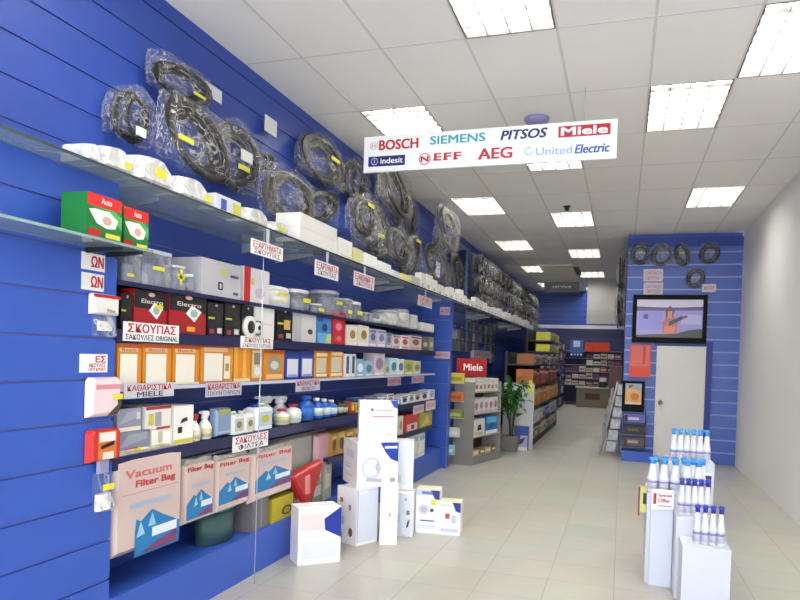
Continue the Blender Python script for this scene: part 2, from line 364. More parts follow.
for q in (0, .26): mb.rect(x0+W*q-.004, z0, x0+W*(q+.1), z0+.009, e*.9, RED)
mb.build('lettering', sg)
x0, z0, x1, z1 = bx(524.5, 533, 147.2, 155.5); mb = MB(); rx = (x1-x0)/2; rz = (z1-z0)/2; cx, cz = x0+rx, z0+rz
for i in range(3, N):
    a0, a1 = 2*PI*i/N, 2*PI*(i+1)/N
    mb.poly([(cx+k*rx*math.cos(t), cz+k*rz*math.sin(t)) for k, t in ((.75,a0),(1,a0),(1,a1),(.75,a1))], e, '#86b9dc')
mb.build('emblem', sg)
lett('United', bx(536, 572, 146.8, 154.5), M('#93b6de'), .02)
lett('Electric', bx(575, 609.5, 143.8, 152.6), M('#3a63b0'), .03, .2)

# ================================================================== shelving bay on the left wall
SH = {1: (1.89, .02), 2: (1.645, .06), 3: (1.35, .018), 4: (1.0, .065)}
XF = -2.42
def shelf(label, y0, y1, z, t, front, name='wall_shelf'):
    r = MB().box(XW+.001, y0, z-t*.6, -2.405, y1, z, NAVY).build(name); tag(r, label, 'shelf')
    MB().box(-2.405, y0, z-t, -2.398, y1, z+.004, front).build('front_edge', r); return r
shelf('dark wall shelf carrying clear plastic vacuum containers', 2.795, 8.9, SH[1][0], SH[1][1], FASCIA)
shelf('dark wall shelf of vacuum bag packs behind the red lettered sign', 2.795, 8.9, SH[2][0], SH[2][1], FASCIA)
shelf('wall shelf with pale front edge holding the orange packs', 2.795, 8.9, SH[3][0], SH[3][1], M('#c3c4d4'))
shelf('navy wall shelf holding cleaning bottles and canisters', 2.795, 8.9, SH[4][0], SH[4][1], FASCIA)
shelf('short low navy shelf carrying the red pack at the bay end', 5.45, 8.9, .65, .05, FASCIA)
pl_ = MB().box(XW+.001, 2.795, 0, -2.40, 9.36, .29, BLUE2).build('plinth'); tag(pl_, 'blue base plinth running under the left wall shelves', 'plinth')
po = MB().tube([(-2.3,4.055,.0),(-2.3,4.055,2.36)], .0035, M('#c9d3e0', .25, .3), 8).build('support_pole'); tag(po, 'thin vertical chrome pole carrying the glass shelf front', 'pole')
# the long glass shelf, in lengths
ys_ = [.8, 2.84, 4.78, 7.2, 9.4, 12.5, 16, 20.5]
GL = ['nearest length of the long glass shelf, above the green and red boxes', 'second length of the long glass shelf, under the biggest hose bags', 'third length of the long glass shelf, under the stacked white cartons', 'fourth length of the long glass shelf, before the blue divider',
      'fifth length of the long glass shelf, above the grey display stand', 'sixth length of the long glass shelf, under the dense hoses', 'farthest length of the long glass shelf']
for k in range(7):
    y0, y1 = ys_[k]+.006, ys_[k+1]-.006
    g = MB().box(XW+.001, y0, 2.367, -2.252, y1, 2.377, GLASS).build('glass_shelf'); tag(g, GL[k], 'glass shelf', 'lengths of the long glass shelf')
    MB().box(-2.252, y0, 2.366, -2.248, y1, 2.378, M('#3c4644', .2)).build('polished_edge', g)
    for y in ((y0+.25, y1-.25) if k < 6 else (y0+1,)):
        MB().slab([(0,0),(.3,0),(.3,-.02),(0,-.07)], y-.006, y+.006, M('#b9bdc0', .3, .5)).T
        mb = MB(); mb.T = Matrix.Translation((XW+.001, y, 2.366)); mb.slab([(0,0),(.34,0),(.34,-.015),(0,-.07)], -.006, .006, M('#aab0b4', .3, .5)); mb.build('bracket', g)
# lower glass shelf under the green boxes
g = MB().box(-2.399, .9, 2.018, -2.17, 2.765, 2.026, GLASS).build('glass_shelf'); tag(g, 'short glass shelf under the red and green boxes', 'glass shelf')
MB().box(-2.17, .9, 2.016, -2.166, 2.765, 2.028, M('#8fa8a0', .2)).build('polished_edge', g)
for u in (95, 116):
    y = Yu(u, -2.35, 2.0); mb = MB(); mb.T = Matrix.Translation((-2.399, y, 2.017)); mb.slab([(0,0),(.2,0),(.2,-.012),(.1,-.022),(0,-.025)], -.008, .008, M('#30343c', .3, .5)); mb.build('bracket', g)

# ---- red and green boxes
GP = [('r',0,.72,1,1,'#d8281e'),('r',0,0,1,.72,'#1d7a34'),('p',[(.1,.7),(.75,.72),(1,.6),(1,.3),(.5,.68)],'#49b04e'),('p',[(.03,.62),(.2,.66),(.62,.66),(.88,.5),(.8,.3),(.55,.26),(.25,.34)],'#f3efe6'),
      ('e',.55,.44,.14,.1,'#d8a9a0'),('t','Kalt',.36,.8,.66,.94,'#f6dada'),('r',0,.04,.36,.2,'#b3201d'),('r',.5,.05,.93,.16,'#e2d93a')]
for n, (u0, u1, vt, dx, lb) in enumerate([(86,121.5,196,0,'nearest red and green box with white picture, cut by the photo edge'),(122.5,148,208,-.05,'second red and green box, at the right end of the short glass shelf')]):
    Y, w_, h_ = S(-2.19+dx, 2.03, u0, u1, vt); pr = [p for p in GP if p[0] != 't']+[('t','Auto',.36,.8,.66,.94,'#f6dada')]
    lw(carton(lb, w_, h_-.005*n, .14, '#1d7a34', pr, name='product_box', group='red and green boxes'), -2.19+dx, Y, 2.027)

# ---- pilaster goods
def plate(label, X, u0, u1, vt, vb, lines, plate_col='#f4f2f0', clip=None, name='shelf_sign', cat='sign', thick=.004, group=None):
    um = (u0+u1)/2; zt = zv(vt, X, 0); y = at(um, (vt+vb)/2, X=X).y
    z1_, z0_ = at(um, vt, X=X).z, at(um, vb, X=X).z; ya, yb = at(u0, (vt+vb)/2, X=X).y, at(u1, (vt+vb)/2, X=X).y
    w_, h_ = yb-ya, z1_-z0_
    r = MB().box(-w_/2, 0, 0, w_/2, thick, h_, M(plate_col)).build(name); tag(r, label, cat, group)
    for (s, a0, b0, a1, b1, col, bo) in lines:
        mb = MB(); mb.text(s, -w_/2+a0*w_, b0*h_, -w_/2+a1*w_, b1*h_, -.0012, M(col), bo); mb.build('lettering', r)
    if clip: mb = MB(); mb.box(-.02, .0005, h_, .02, .003, clip-z0_, M('#c5cdd2', .2)); mb.build('clip', r)
    return lw(r, X, (ya+yb)/2, z0_)
DR = '#b5242e'
plate('upper white sign ending in red ΩΝ on the near blue column', -2.395, 82, 105, 253.5, 270.5, [('ΩΝ',.4,.2,.93,.85,DR,.03)])
plate('lower white sign ending in red ΩΝ on the near blue column', -2.395, 82, 104, 273.5, 290.5, [('ΩΝ',.4,.2,.93,.85,DR,.03)])
plate('white sign with red letters ending in Σ on the blue column', -2.395, 80, 107.5, 354, 372.5, [('ΕΣ',.55,.55,.92,.9,DR,.03),('ΑΚΟΥΛΕΣ',.3,.3,.92,.5,DR,.01),('ΟΡΙΓΚΙΝΑΛ',.3,.1,.92,.26,DR,.01)])
def wallpack(label, X, u0, u1, vt, vb, t, col, pl=(), name='hanging_pack', cat='pack', film_=None, group=None, stick=None, topcol=None):
    um, vm = (u0+u1)/2, (vt+vb)/2; ya, yb = at(u0, vm, X=X).y, at(u1, vm, X=X).y; z1_, z0_ = at(um, vt, X=X).z, at(um, vb, X=X).z
    w_, h_ = yb-ya, z1_-z0_; mb = MB()
    mb.pouch([(-w_/2,0),(w_/2,0),(w_/2,h_*.9),(w_/2*.85,h_),(-w_/2*.85,h_),(-w_/2,h_*.9)], -t, 0, film_ or M(col))
    prints(mb, w_, h_, pl, -t); r = mb.build(name); tag(r, label, cat, group)
    if topcol: MB().box(-w_/2*.86, -t*.5, h_*.86, w_/2*.86, -t*.35, h_*1.0, M(topcol)).build('header_card', r)
    for s in (stick or []): sticker(r, s[0]*w_, s[1]*h_, s[2]*w_, s[3]*h_, -t-.004)
    return lw(r, X, (ya+yb)/2, z0_)
wallpack('white packet with red top strip hanging on the near blue column', -2.399, 88, 116, 294, 315, .03, '#eeeae2', [('r',.02,.8,.98,.95,'#c32127'),('t','Filter',.5,.12,.8,.3,'#b06a5c')])
wp = wallpack('clear pouch with small white part on the near blue column', -2.399, 91, 113, 315, 337, .035, '#ffffff', film_=FILM)
MB().bbox(-.05,-.028,.03,.045,-.006,.075,.008,M('#e9e6df')).build('white_part', wp)
wp = wallpack('pink and white bag with dark brush and yellow sticker', -2.399, 84, 116, 377, 416.5, .04, '#efd7dc', [('r',.15,.7,.95,.82,'#d88f98'),('p',[(.5,.02),(.85,.05),(.98,.3),(.93,.5),(.82,.5),(.84,.3),(.66,.16)],'#4a4038')], stick=[(.33,.5,.3,.14)])
wallpack('red packet with white card and black picture on blue column', -2.399, 84, 116, 428.5, 461, .04, '#c92c2a', [('r',.22,.08,.8,.93,'#d9793a'),('r',.25,.62,.75,.9,'#f1e6dd'),('r',.35,.08,.7,.3,'#ead9cd'),('p',[(.3,.4),(.7,.5),(.72,.62),(.45,.55),(.3,.5)],'#1d1512')])
wp = wallpack('clear packet with white block and yellow sticker low on column', -2.399, 91, 109, 472, 513, .045, '#fff', film_=FILM, stick=[(0,.66,.62,.15)])
MB().bbox(-.055,-.038,.02,.04,-.008,.10,.01,M('#f0f0ee')).build('white_block', wp); MB().bbox(-.05,-.03,.2,.03,-.008,.33,.01,M('#8f93b4')).build('grey_part', wp)

# ---- price signs on the shelf fronts
plate('white sign reading ΣΚΟΥΠΑΣ in red on the vacuum bag shelf', -2.394, 123.5, 179, 323.5, 342, [('ΣΚΟΥΠΑΣ',.07,.47,.93,.92,DR,.03),('ΣΑΚΟΥΛΕΣ ORIGINAL',.03,.08,.97,.36,'#3b3a42',.02)])
plate('white sign with red heading under the grey roll on shelf front', -2.394, 241, 273, 337, 348.5, [('ΣΚΟΥΠΑΣ',.1,.52,.92,.9,DR,.03),('ΣΑΚΟΥΛΕΣ ΧΑΡΤΙΝΕΣ',.05,.1,.95,.4,'#5b5a62',.01)])
plate('grey sign reading ΚΑΘΑΡΙΣΤΙΚΑ and MIELE under the orange packs', -2.394, 124, 174, 383, 397.5, [('ΚΑΘΑΡΙΣΤΙΚΑ',.06,.5,.94,.9,DR,.02),('MIELE',.24,.08,.76,.42,'#2b2a32',.02)], '#c9c8d2')
plate('second grey ΚΑΘΑΡΙΣΤΙΚΑ sign from the left under the orange packs', -2.394, 206, 241.5, 382, 396, [('ΚΑΘΑΡΙΣΤΙΚΑ',.05,.5,.95,.9,DR,.02),('ΠΛΥΝΤΗΡΙΩΝ',.05,.1,.95,.38,'#5b5a62',.01)], '#bdbcca')
plate('third grey sign with red letters, under the blue and orange packs', -2.394, 296, 320, 379.5, 391, [('ΚΑΘΑΡΙΣΤΙΚΑ',.05,.5,.95,.9,DR,.02),('BOSCH',.25,.1,.75,.38,'#5b5a62',.01)], '#b4b2c4')
plate('fourth grey sign with red letters, near the bay end', -2.394, 388, 401, 377, 385.5, [('ΚΑΘΑΡΙΣΤΙΚΑ',.05,.3,.95,.75,DR,.02)], '#9f92a4')
plate('fifth and smallest grey sign under the orange pack shelf', -2.394, 412, 424, 376, 383, [('ΦΙΛΤΡΑ',.1,.3,.9,.75,DR,.02)], '#9f92a4')
plate('white sign with red and black lines on the bottle shelf front', -2.394, 233, 268, 434, 449, [('ΣΑΚΟΥΛΕΣ',.06,.5,.95,.92,DR,.02),('ΦΙΛΤΡΑ',.15,.08,.85,.42,'#2b2a32',.02)], '#f2eff0')
for n, (u0, u1, vt, vb) in enumerate([(251,283,243,257.5),(315,338.5,263,278),(354,374.5,274,288),(418.5,432,297,307)]):
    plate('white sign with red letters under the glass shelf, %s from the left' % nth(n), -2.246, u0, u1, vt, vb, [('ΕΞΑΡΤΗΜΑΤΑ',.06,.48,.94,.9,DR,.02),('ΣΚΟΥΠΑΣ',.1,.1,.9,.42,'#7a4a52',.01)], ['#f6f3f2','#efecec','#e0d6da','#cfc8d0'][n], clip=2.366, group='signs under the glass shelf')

# ---- shelf 1: plastic containers
def clear_box(label, w_, h_, d, tint=CLEAR, lid='#c9cbd6', stick=None, inner='#7d80a0', name='plastic_container', group=None):
    r = MB().bbox(-w_/2,0,0,w_/2,d,h_*.9,min(.02,w_*.15),tint).build(name); tag(r, label, 'container', group)
    MB().bbox(-w_/2-.003,-.003,h_*.9,w_/2+.003,d+.003,h_,min(.02,w_*.15),M(lid,.3)).build('lid', r)
    MB().bbox(-w_*.36,d*.15,.006,w_*.3,d*.8,h_*.6,.012,M(inner,.5)).build('insert', r)
    for s in (stick or []): sticker(r, s[0]*w_, s[1]*h_, s[2]*w_, s[3]*h_, -.004)
    return r
def canister(label, w_, h_, d, col='#eeeeea', cap='#f5f5f2', mat=None, lab=None, name='plastic_jar', stick=None, group=None):
    r = w_/2; mt = mat or M(col, .35)
    q = MB().lathe([(r*.86,0),(r,.012),(r,h_*.72),(r*.9,h_*.84)], mt, 16, 0, d/2, 1, d/2/r).build(name); tag(q, label, 'jar', group)
    MB().lathe([(r*.92,h_*.84),(r*.95,h_*.86),(r*.95,h_*.98),(r*.85,h_)], M(cap,.35), 16, 0, d/2, 1, d/2/r).build('lid', q)
    if mat: MB().lathe([(r*.6,.01),(r*.66,h_*.5),(r*.3,h_*.66)], M('#8d8fa6', .5), 12, 0, d/2, 1, d/2/r).build('filter', q)
    if lab: MB().lathe([(r*1.012,h_*.2),(r*1.012,h_*.62)], M(lab), 16, 0, d/2, 1, d/2/r).build('paper_label', q)
    for s in (stick or []): sticker(q, s[0]*w_, s[1]*h_, s[2]*w_, s[3]*h_, -.003)
    return q
def jug(label, w_, h_, d, mat=None, group=None, stick=None):         # dust container with handle and spout
    r = w_*.36; mt = mat or CLEAR
    q = empty('dust_container'); tag(q, label, 'container', group)
    MB().lathe([(r*.8,0),(r,.02),(r*1.05,h_*.7),(r*.9,h_*.82)], mt, 14, 0, d/2).build('cup', q)
    MB().lathe([(r*.92,h_*.82),(r,h_*.86),(r*.8,h_*.97),(r*.3,h_)], M('#b9bac6',.3), 14, 0, d/2).build('lid', q)
    MB().tube([(r*.9,d/2,h_*.75),(w_*.5,d/2,h_*.7),(w_*.5,d/2,h_*.3),(r*.95,d/2,h_*.22)], .011, M('#8f92a8',.35), 7).build('handle', q)
    MB().lathe([(r*.55,.015),(r*.5,h_*.7)], M('#6c6f92',.5), 10, 0, d/2).build('filter', q)
    for s in (stick or []): sticker(q, s[0]*w_, s[1]*h_, s[2]*w_, s[3]*h_, d/2-r-.012)
    return q
z = SH[1][0]+.0045
def s1(fn, u0, u1, vt, *a, d=.22, dx=0, **k):
    Y, w_, h_ = S(XF+dx, z, u0, u1, vt); kw = dict(k); lab = kw.pop('label'); return lw(fn(lab, w_, h_, min(d, .27), *a, **kw), XF+dx, Y, z)
s1(clear_box, 126, 143, 252, label='clear upright plastic box at the left end of the top shelf', stick=[(-.3,.22,.4,.1)])
s1(clear_box, 144, 173, 251, label='wide clear plastic container with yellow price strip', stick=[(-.05,.5,.42,.1)])
s1(clear_box, 174, 186, 266, label='small clear box with a yellow cross sticker', stick=[(0,.55,.6,.18),(0,.55,.2,.6)])
s1(canister, 187, 199, 274, label='small clear jar between cross-stickered box and pale box', mat=CLEAR)
Y, w_, h_ = S(XF, z, 200, 241, 262)
o = carton('large pale grey translucent box with black print', w_, h_, .24, '#c3c2c8', [('r',.45,.62,.62,.8,'#c9c57a'),('r',.4,.2,.52,.42,'#22222a'),('r',.44,.24,.48,.38,'#e8e8e8'),('r',.7,.6,.92,.68,'#55555f'),('r',.78,.12,.92,.2,'#55555f')], name='plastic_box'); lw(o, XF, Y, z)
Y, w_, h_ = S(XF, z, 243, 269, 269); lw(carton('white box with a red left edge on the top shelf', w_, h_, .2, '#e6e0e0', [('r',.0,0,.24,1,'#c8262a'),('r',.28,.5,.36,.7,'#e0c93a'),('e',.62,.3,.2,.15,'#cdbccb')]), XF, Y, z)
s1(canister, 271, 297, 287, label='squat white tub with pale yellow label', lab='#f1efdf', stick=[(-.08,.62,.36,.14)])
s1(canister, 298, 314, 290, label='clear jar with dark filter and yellow sticker', mat=CLEAR, stick=[(0,.5,.5,.2)], d=.16)
s1(canister, 317, 325, 304, label='small clear jar with a yellow label left of big canister', mat=CLEAR, stick=[(0,.4,.7,.3)], d=.12)
s1(jug, 326, 345, 290, label='tall clear dust container with grey lid', stick=[(0,.5,.3,.13)], d=.25)
s1(clear_box, 346, 353, 299, label='narrow clear box right of the tall dust container', stick=[(0,.35,.6,.2)], d=.2)
s1(canister, 354, 365, 302, label='clear jar with yellow sticker near the middle of top shelf', mat=CLEAR, stick=[(0,.4,.5,.2)], d=.2)
s1(clear_box, 366, 374, 313, label='low clear container stepping down to the right', d=.2)
s1(canister, 375, 384, 319, label='very low whitish jar right of the clear containers', d=.16, col='#c9c9cc')
s1(jug, 386, 399, 310, label='left of two whitish plastic jugs near the shelf end', mat=FILM2)
s1(jug, 400, 411, 309, label='right of two whitish plastic jugs near the shelf end', mat=FILM2)
s1(canister, 412, 421, 315, label='white tub beside the whitish jugs', d=.2)
Y, w_, h_ = S(XF, z, 422, 434, 323.5); lw(carton('low white carton at the right end of the top shelf', w_, h_, .25, '#f0eee8'), XF, Y, z)

# ---- shelf 2: vacuum bag packs
z = SH[2][0]+.0045
def bagpack(label, u0, u1, vt, kind, d=.09, stick=None, group=None):
    Y, w_, h_ = S(XF, z, u0, u1, vt)
    if kind == 'red': pl = [('r',0,.55,1,1,'#171416'),('t','Electro',.2,.68,.85,.78,'#d8d0cc'),('e',.5,.9,.1,.05,'#e3a39c'),('p',[(.42,.5),(.58,.72),(.86,.58),(.66,.3)] ,'#eeece6'),('e',.64,.52,.1,.1,'#9fb5ad'),('r',.08,.08,.3,.2,'#5e2a3a')]
    else: pl = [('r',.05,.5,.45,.56,'#c9c63c'),('r',.55,.35,.75,.75,'#2d2a2c'),('r',.6,.08,.9,.24,'#d7d3ca'),('r',.1,.06,.4,.2,'#8d3a40'),('e',.5,.92,.08,.04,'#c9c0b8')]
    r = MB().box(-w_/2,0,0,w_/2,d,h_,M('#a3161f' if kind == 'red' else '#141214',.35)); prints(r, w_, h_, pl); r = r.build('vacuum_bag_pack'); tag(r, label, 'pack', group)
    for s in (stick or []): sticker(r, s[0]*w_, s[1]*h_, s[2]*w_, s[3]*h_, -.007, s[4] if len(s) > 4 else '#d8d63a')
    return lw(r, XF, Y, z)
G2 = 'vacuum bag packs'
bagpack('narrow black vacuum bag pack at the left end of its shelf', 120, 132, 294, 'black', group=G2)
bagpack('black and red vacuum bag pack with white diamond, nearer one', 133, 167, 291, 'red', stick=[(.22,.62,.22,.1)], group=G2)
bagpack('black and red vacuum bag pack with orange sticker, farther one', 168, 206, 294, 'red', stick=[(.05,.12,.22,.12,'#e0a02a')], group=G2)
bagpack('first of two black packs right of the red ones', 207, 223, 303, 'black', group=G2)
bagpack('second of two black packs right of the red ones', 224, 240, 304, 'black', group=G2)
bagpack('black pack behind and left of the upright white box', 241, 253, 306, 'black', group=G2)
Y, w_, h_ = S(XF, z, 254, 274, 307); lw(carton('upright white box behind the grey round roll', w_, h_, .14, '#eceae6', [('r',.1,.45,.9,.47,'#c5c3bf')]), XF, Y, z)
Y = (Yu(243,-2.375,1.68)+Yu(270,-2.375,1.68))/2
rl = MB().lathe([(.035,.0),(.085,.0),(.085,.07),(.035,.07)], M('#dedbd6',.5), 20, axis='y', o=(0,0,.085)); rl.box(-.01,.01,.03,.17,.06,.14,M('#575350',.5)); rl = rl.build('hose_connector')
MB().lathe([(.05,-.004),(.05,0)], M('#1d1b1b'), 16, axis='y', o=(.0,0,.085)).build('dark_mouth', rl); MB().lathe([(.045,-.006),(.045,.004)], M('#e9e7e4'), 16, axis='y', o=(.1,0,.085)).build('white_ring', rl); MB().lathe([(.02,-.01),(.02,0)], M('#26262a'), 12, axis='y', o=(.115,0,.085)).build('dark_mouth', rl)
tag(rl, 'white and grey round hose fitting standing over a white sign', 'fitting'); rl.scale = (.92,.4,.88); lw(rl, -2.391, Y-.05, z-.001)
for c_ in (rl,): pass
bagpack('black pack with round gold picture left of the pale box', 276, 292, 309, 'black', stick=[(.1,.5,.4,.3,'#cfa85a')], group=G2)
def bc(label, u0, u1, vt, col, pl=(), d=.2, X=None, Z=None, stick=None, name='carton', group=None, top=None):
    Xx = X or XF; Y, w_, h_ = S(Xx, Z or z, u0, u1, vt); return lw(carton(label, w_, h_, min(d,.28), col, pl, name=name, stick=stick, group=group, top=top), Xx, Y, Z or z)
bc('pale grey box with dark oval right of the black packs', 293, 316, 314, '#d6d3d3', [('r',0,0,.32,1,'#bcbac0'),('e',.72,.38,.12,.1,'#4a4046')])
bc('light blue box with sky picture beside the pale grey box', 317, 331, 318, '#3f84c4', [('r',0,.0,1,.4,'#6fb0d8'),('p',[(.5,0),(1,0),(1,.4),(.7,.35)],'#b9cf86'),('e',.5,.62,.2,.15,'#20416e'),('r',0,.85,.35,1,'#2148a8')])
bc('bright red upright box on the vacuum bag shelf', 332, 345, 312.5, '#c22038', [('r',.1,.8,.9,.93,'#d65b62'),('e',.45,.55,.25,.12,'#e2888a'),('e',.5,.18,.2,.08,'#dd7d6a')])
for n, (a_, b_) in enumerate([(346,357),(357.5,368.5)]):
    bc('cream box with brown egg shape, %s of two' % ['left','right'][n], a_, b_, 325.5, '#e3ded2', [('e',.55,.55,.26,.22,'#a6843f'),('r',0,0,1,.16,'#f1eee6')], group='cream boxes with brown ovals')
for n, (a_, b_, vt, col, c2) in enumerate([(369,376.5,329,'#b8b5cc','#5d5f86'),(377,385.5,330,'#c5c4d4','#70739b'),(386,391.5,333,'#9aa3b5','#5a6b8a'),(392,400,335,'#d9d3d6','#a55a5a'),(400.5,409,336,'#e6dede','#b04a40'),(409.5,421.5,336,'#dcc9c2','#8f5b4c')]):
    bc('small printed box, %s of the pale row beyond the brown-oval boxes' % nth(n), a_, b_, vt, col, [('e',.5,.55,.3,.22,c2),('r',.1,.06,.9,.18,'#f2eee8' if n < 3 else '#dca090'),('r',.1,.82,.9,.92,c2)], group='small boxes at the end of the vacuum bag shelf')
for n, (a_, b_, c_) in enumerate([(422,428,'#6b6055'),(428.5,433.5,'#8b8678')]): bc(['brown','grey'][n]+' box at the far end of the vacuum bag shelf', a_, b_, 337, c_, [('r',.2,.3,.8,.6,'#cfc8b8')])

# ---- shelf 3: orange packs
z = SH[3][0]+.0045
OR = '#d98a22'
def orange(label, u0, u1, vt, kind=0, d=.06, group='orange packs'):
    if kind == 0: pl = [('r',0,.9,1,1,'#c0551c'),('r',.06,.8,.84,.9,'#e8b98a'),('t','Bosch',.16,.815,.74,.885,'#b0644a'),('r',.08,.05,.8,.76,'#ece6d8'),('r',.03,0,1,.05,'#e8dcb4'),('r',.02,.06,.07,.1,'#4a2a18')]
    elif kind == 1: pl = [('r',0,.9,1,1,'#c0551c'),('r',.08,.8,.82,.9,'#e8b98a'),('r',.08,.05,.66,.76,'#ece6d8'),('r',.7,.1,.9,.7,'#e5dfcc'),('r',.74,.3,.86,.5,'#b08a4a')]
    elif kind == 2: pl = [('p',[(0,0),(.25,0),(.2,1),(0,1)],'#e5a23a'),('p',[(.5,0),(.8,0),(.7,1),(.55,1)],'#e9ab4a'),('r',0,0,1,.1,'#e9d79a')]
    elif kind == 3: pl = [('r',.1,.1,.9,.92,'#d7cdb2'),('r',.2,.5,.8,.86,'#8d8468'),('e',.5,.3,.25,.14,'#efe9da')]
    elif kind == 4: pl = [('r',0,.88,1,1,'#b9521f'),('e',.5,.52,.36,.26,'#9a9484'),('e',.5,.5,.2,.14,'#d5cfbd'),('r',.1,.05,.9,.2,'#e8c58a')]
    elif kind == 5: pl = [('r',.1,.1,.9,.72,'#d9dae4'),('r',0,.86,1,1,'#1c2f7e'),('r',.15,.08,.85,.18,'#8f9cc8')]
    else: pl = [('r',.12,.2,.85,.74,'#cfc5ae'),('r',.1,.8,.9,.93,'#f0d6a6'),('r',.1,.06,.9,.16,'#f1e3c2')]
    return bc(label, u0, u1, vt, '#23409c' if kind == 5 else OR, pl, d=d, name='accessory_pack', group=group)
for a_ in [('orange pack with white panel at the left shelf end',116.5,141,343.5,0),('second orange pack from left, white panel with dark edge',142,171,344,0),('third orange pack with white panel from the left',172,199,345,0),
  ('fourth orange pack, white panel beside small tan panel',200,232.5,344,1),('plain orange striped pack right of the white-panel packs',233,250,347,2),('orange pack with grey and white picture',250.5,262.5,348,3),('orange pack with round grey picture',263,284,350,4),
  ('left of two blue packs with white panel',285,299,351,5),('right of two blue packs with white panel',300,313,351,5),('left orange pack right of the blue ones',314,328,351,6),('right orange pack right of the blue ones',329,343,350,6)]: orange(*a_)
for n, (a_, b_, vt, c0, c1, lb) in enumerate([(344.5,350,354,'#e9ecef','#27427a','white pack with navy stripe right of the orange packs'),(350.5,355.5,354,'#dfe6ee','#3a3f52','white pack with dark stripe, second after the orange packs'),(356,364,359,'#7fb0d0','#e9eef2','sky blue pack with white print on the orange pack shelf'),
  (364.5,373,361,'#9dbdd2','#46799f','pale blue pack with darker picture'),(373.5,384.5,352,'#d6c3d0','#8f7f92','tall pinkish pack standing above its neighbours'),(385,389.5,364,'#b3c0a4','#6f8a62','small sage green pack'),(390,397,358,'#bfe0ea','#2c7f9f','pale cyan pack with teal picture'),
  (397.5,404,359,'#e4e6e2','#56708f','white pack left of the olive pack'),(404.5,413,360,'#b7bb62','#7d8a3a','olive green and yellow pack'),(413.5,420.5,361,'#cdd0b4','#8a8a4a','beige pack right of the olive pack')]):
    bc(lb, a_, b_, vt, c0, [('r',.25,.15,.75,.9,c1) if n < 2 else ('e',.5,.5,.36,.26,c1), ('r',.1,.04,.9,.12,'#f2f2ee')], d=.12, name='accessory_pack', group='pale packs beyond the orange ones')

# ---- bottles
def shape_label(q, w_, h_, d, z0, z1, col, r):
    mb = MB(); mb.lathe([(r*1.015,z0),(r*1.015,z1)], M(col), 16, 0, d/2, 1, d/2/r)
    mb.build('paper_label', q)
def bottle(label, w_, h_, d, col, cap, lab, lab2=None, name='bottle', group=None):
    r = w_/2*.92; q = empty(name); tag(q, label, 'bottle', group); d = min(d, w_*1.1)
    MB().lathe([(r*.85,0),(r,.01),(r,h_*.6),(r*.8,h_*.72),(r*.36,h_*.82),(r*.34,h_*.86)], M(col,.3), 16, 0, d/2, 1, d/2/r).build('body', q)
    MB().lathe([(r*.46,h_*.85),(r*.46,h_*.97),(r*.38,h_)], M(cap,.35), 12, 0, d/2).build('cap', q)
    shape_label(q, w_, h_, d, h_*.16, h_*.54, lab, r)
    return q
def spray(label, w_, h_, d, col, head, lab, name='spray_bottle', group=None, pic=None):
    r = w_/2*.9; q = empty(name); tag(q, label, 'spray bottle', group); d = min(d, w_*.8)
    MB().lathe([(r*.9,0),(r,.01),(r,h_*.42),(r*.8,h_*.55),(r*.4,h_*.68),(r*.38,h_*.76)], M(col,.3), 16, 0, d/2, 1, d/2/r).build('body', q)
    mb = MB(); hm = M(head,.35); mb.lathe([(r*.46,h_*.75),(r*.46,h_*.83)], hm, 12, 0, d/2)
    mb.slab([(-w_*.42,h_*.9),(-w_*.42,h_*.99),(w_*.1,h_),(w_*.3,h_*.93),(w_*.24,h_*.82),(-w_*.12,h_*.82),(-w_*.16,h_*.9)], d/2-w_*.14, d/2+w_*.14, hm); mb.build('trigger_head', q)
    MB().slab([(-w_*.2,h_*.9),(-w_*.3,h_*.72),(-w_*.24,h_*.72),(-w_*.12,h_*.9)], d/2-w_*.06, d/2+w_*.06, hm).build('trigger', q)
    MB().lathe([(r*1.012,h_*.1),(r*1.012,h_*.4)], M(lab), 16, 0, d/2, 1, d/2/r).build('paper_label', q)
    return q
def jerrican(label, w_, h_, d, col, cap, lab, lab2, group=None):
    q = empty('canister'); tag(q, label, 'canister', group); mt = M(col,.35)
    MB().bbox(-w_/2,0,0,w_/2,d,h_*.82,min(.02,w_*.2),mt).bbox(-w_*.4,d*.1,h_*.82,w_*.4,d*.9,h_*.88,.015,mt).build('body', q)
    MB().lathe([(w_*.16,h_*.88),(w_*.16,h_),(w_*.12,h_)], M(cap,.35), 12, -w_*.2, d/2).build('cap', q)
    MB().tube([(-w_*.05,d/2,h_*.88),(.0,d/2,h_*.97),(w_*.3,d/2,h_*.97),(w_*.36,d/2,h_*.86)], w_*.05, mt, 7).build('handle', q)
    mb = MB(); prints(mb, w_*.8, h_, [('r',0,.14,1,.7,lab),('e',.5,.42,.3,.16,lab2)], -.001); mb.build('paper_label', q)
    return q
z = SH[4][0]+.0045
bc('lower of two flat grey boxes at the left shelf end', 116.5, 150, 431, '#868a9e', [('r',0,.0,1,.2,'#e9e2c8'),('r',.5,.03,.72,.24,'#d8c832'),('p',[(.05,.3),(.3,.85),(.9,.9),(.9,.6)],'#9da1b0'),('r',.2,.2,.6,.27,'#b5523f')], d=.24, group='flat grey boxes')
hg = S(XF, z, 116.5, 150, 431)[2]
bc('upper of two flat grey boxes at the left shelf end', 116.5, 141, 408.5, '#8f92a4', [('r',0,.0,1,.18,'#e6dfc9'),('p',[(.05,.3),(.4,.85),(.9,.9),(.9,.6)],'#a3a7b5'),('r',.8,.5,.95,.8,'#d5d2cc')], Z=z+hg+.003, d=.22, group='flat grey boxes')
Y, w_, h_ = S(XF, z, 151, 172, 429)
lw(carton('white box with yellow strip standing under a white red box', w_, h_, .2, '#e9e5da', [('r',.3,.3,.5,.9,'#b9b8a0'),('r',.55,.2,.9,.85,'#f4f2ea'),('r',0,.05,.6,.2,'#ddd04a')]), XF, Y, z)
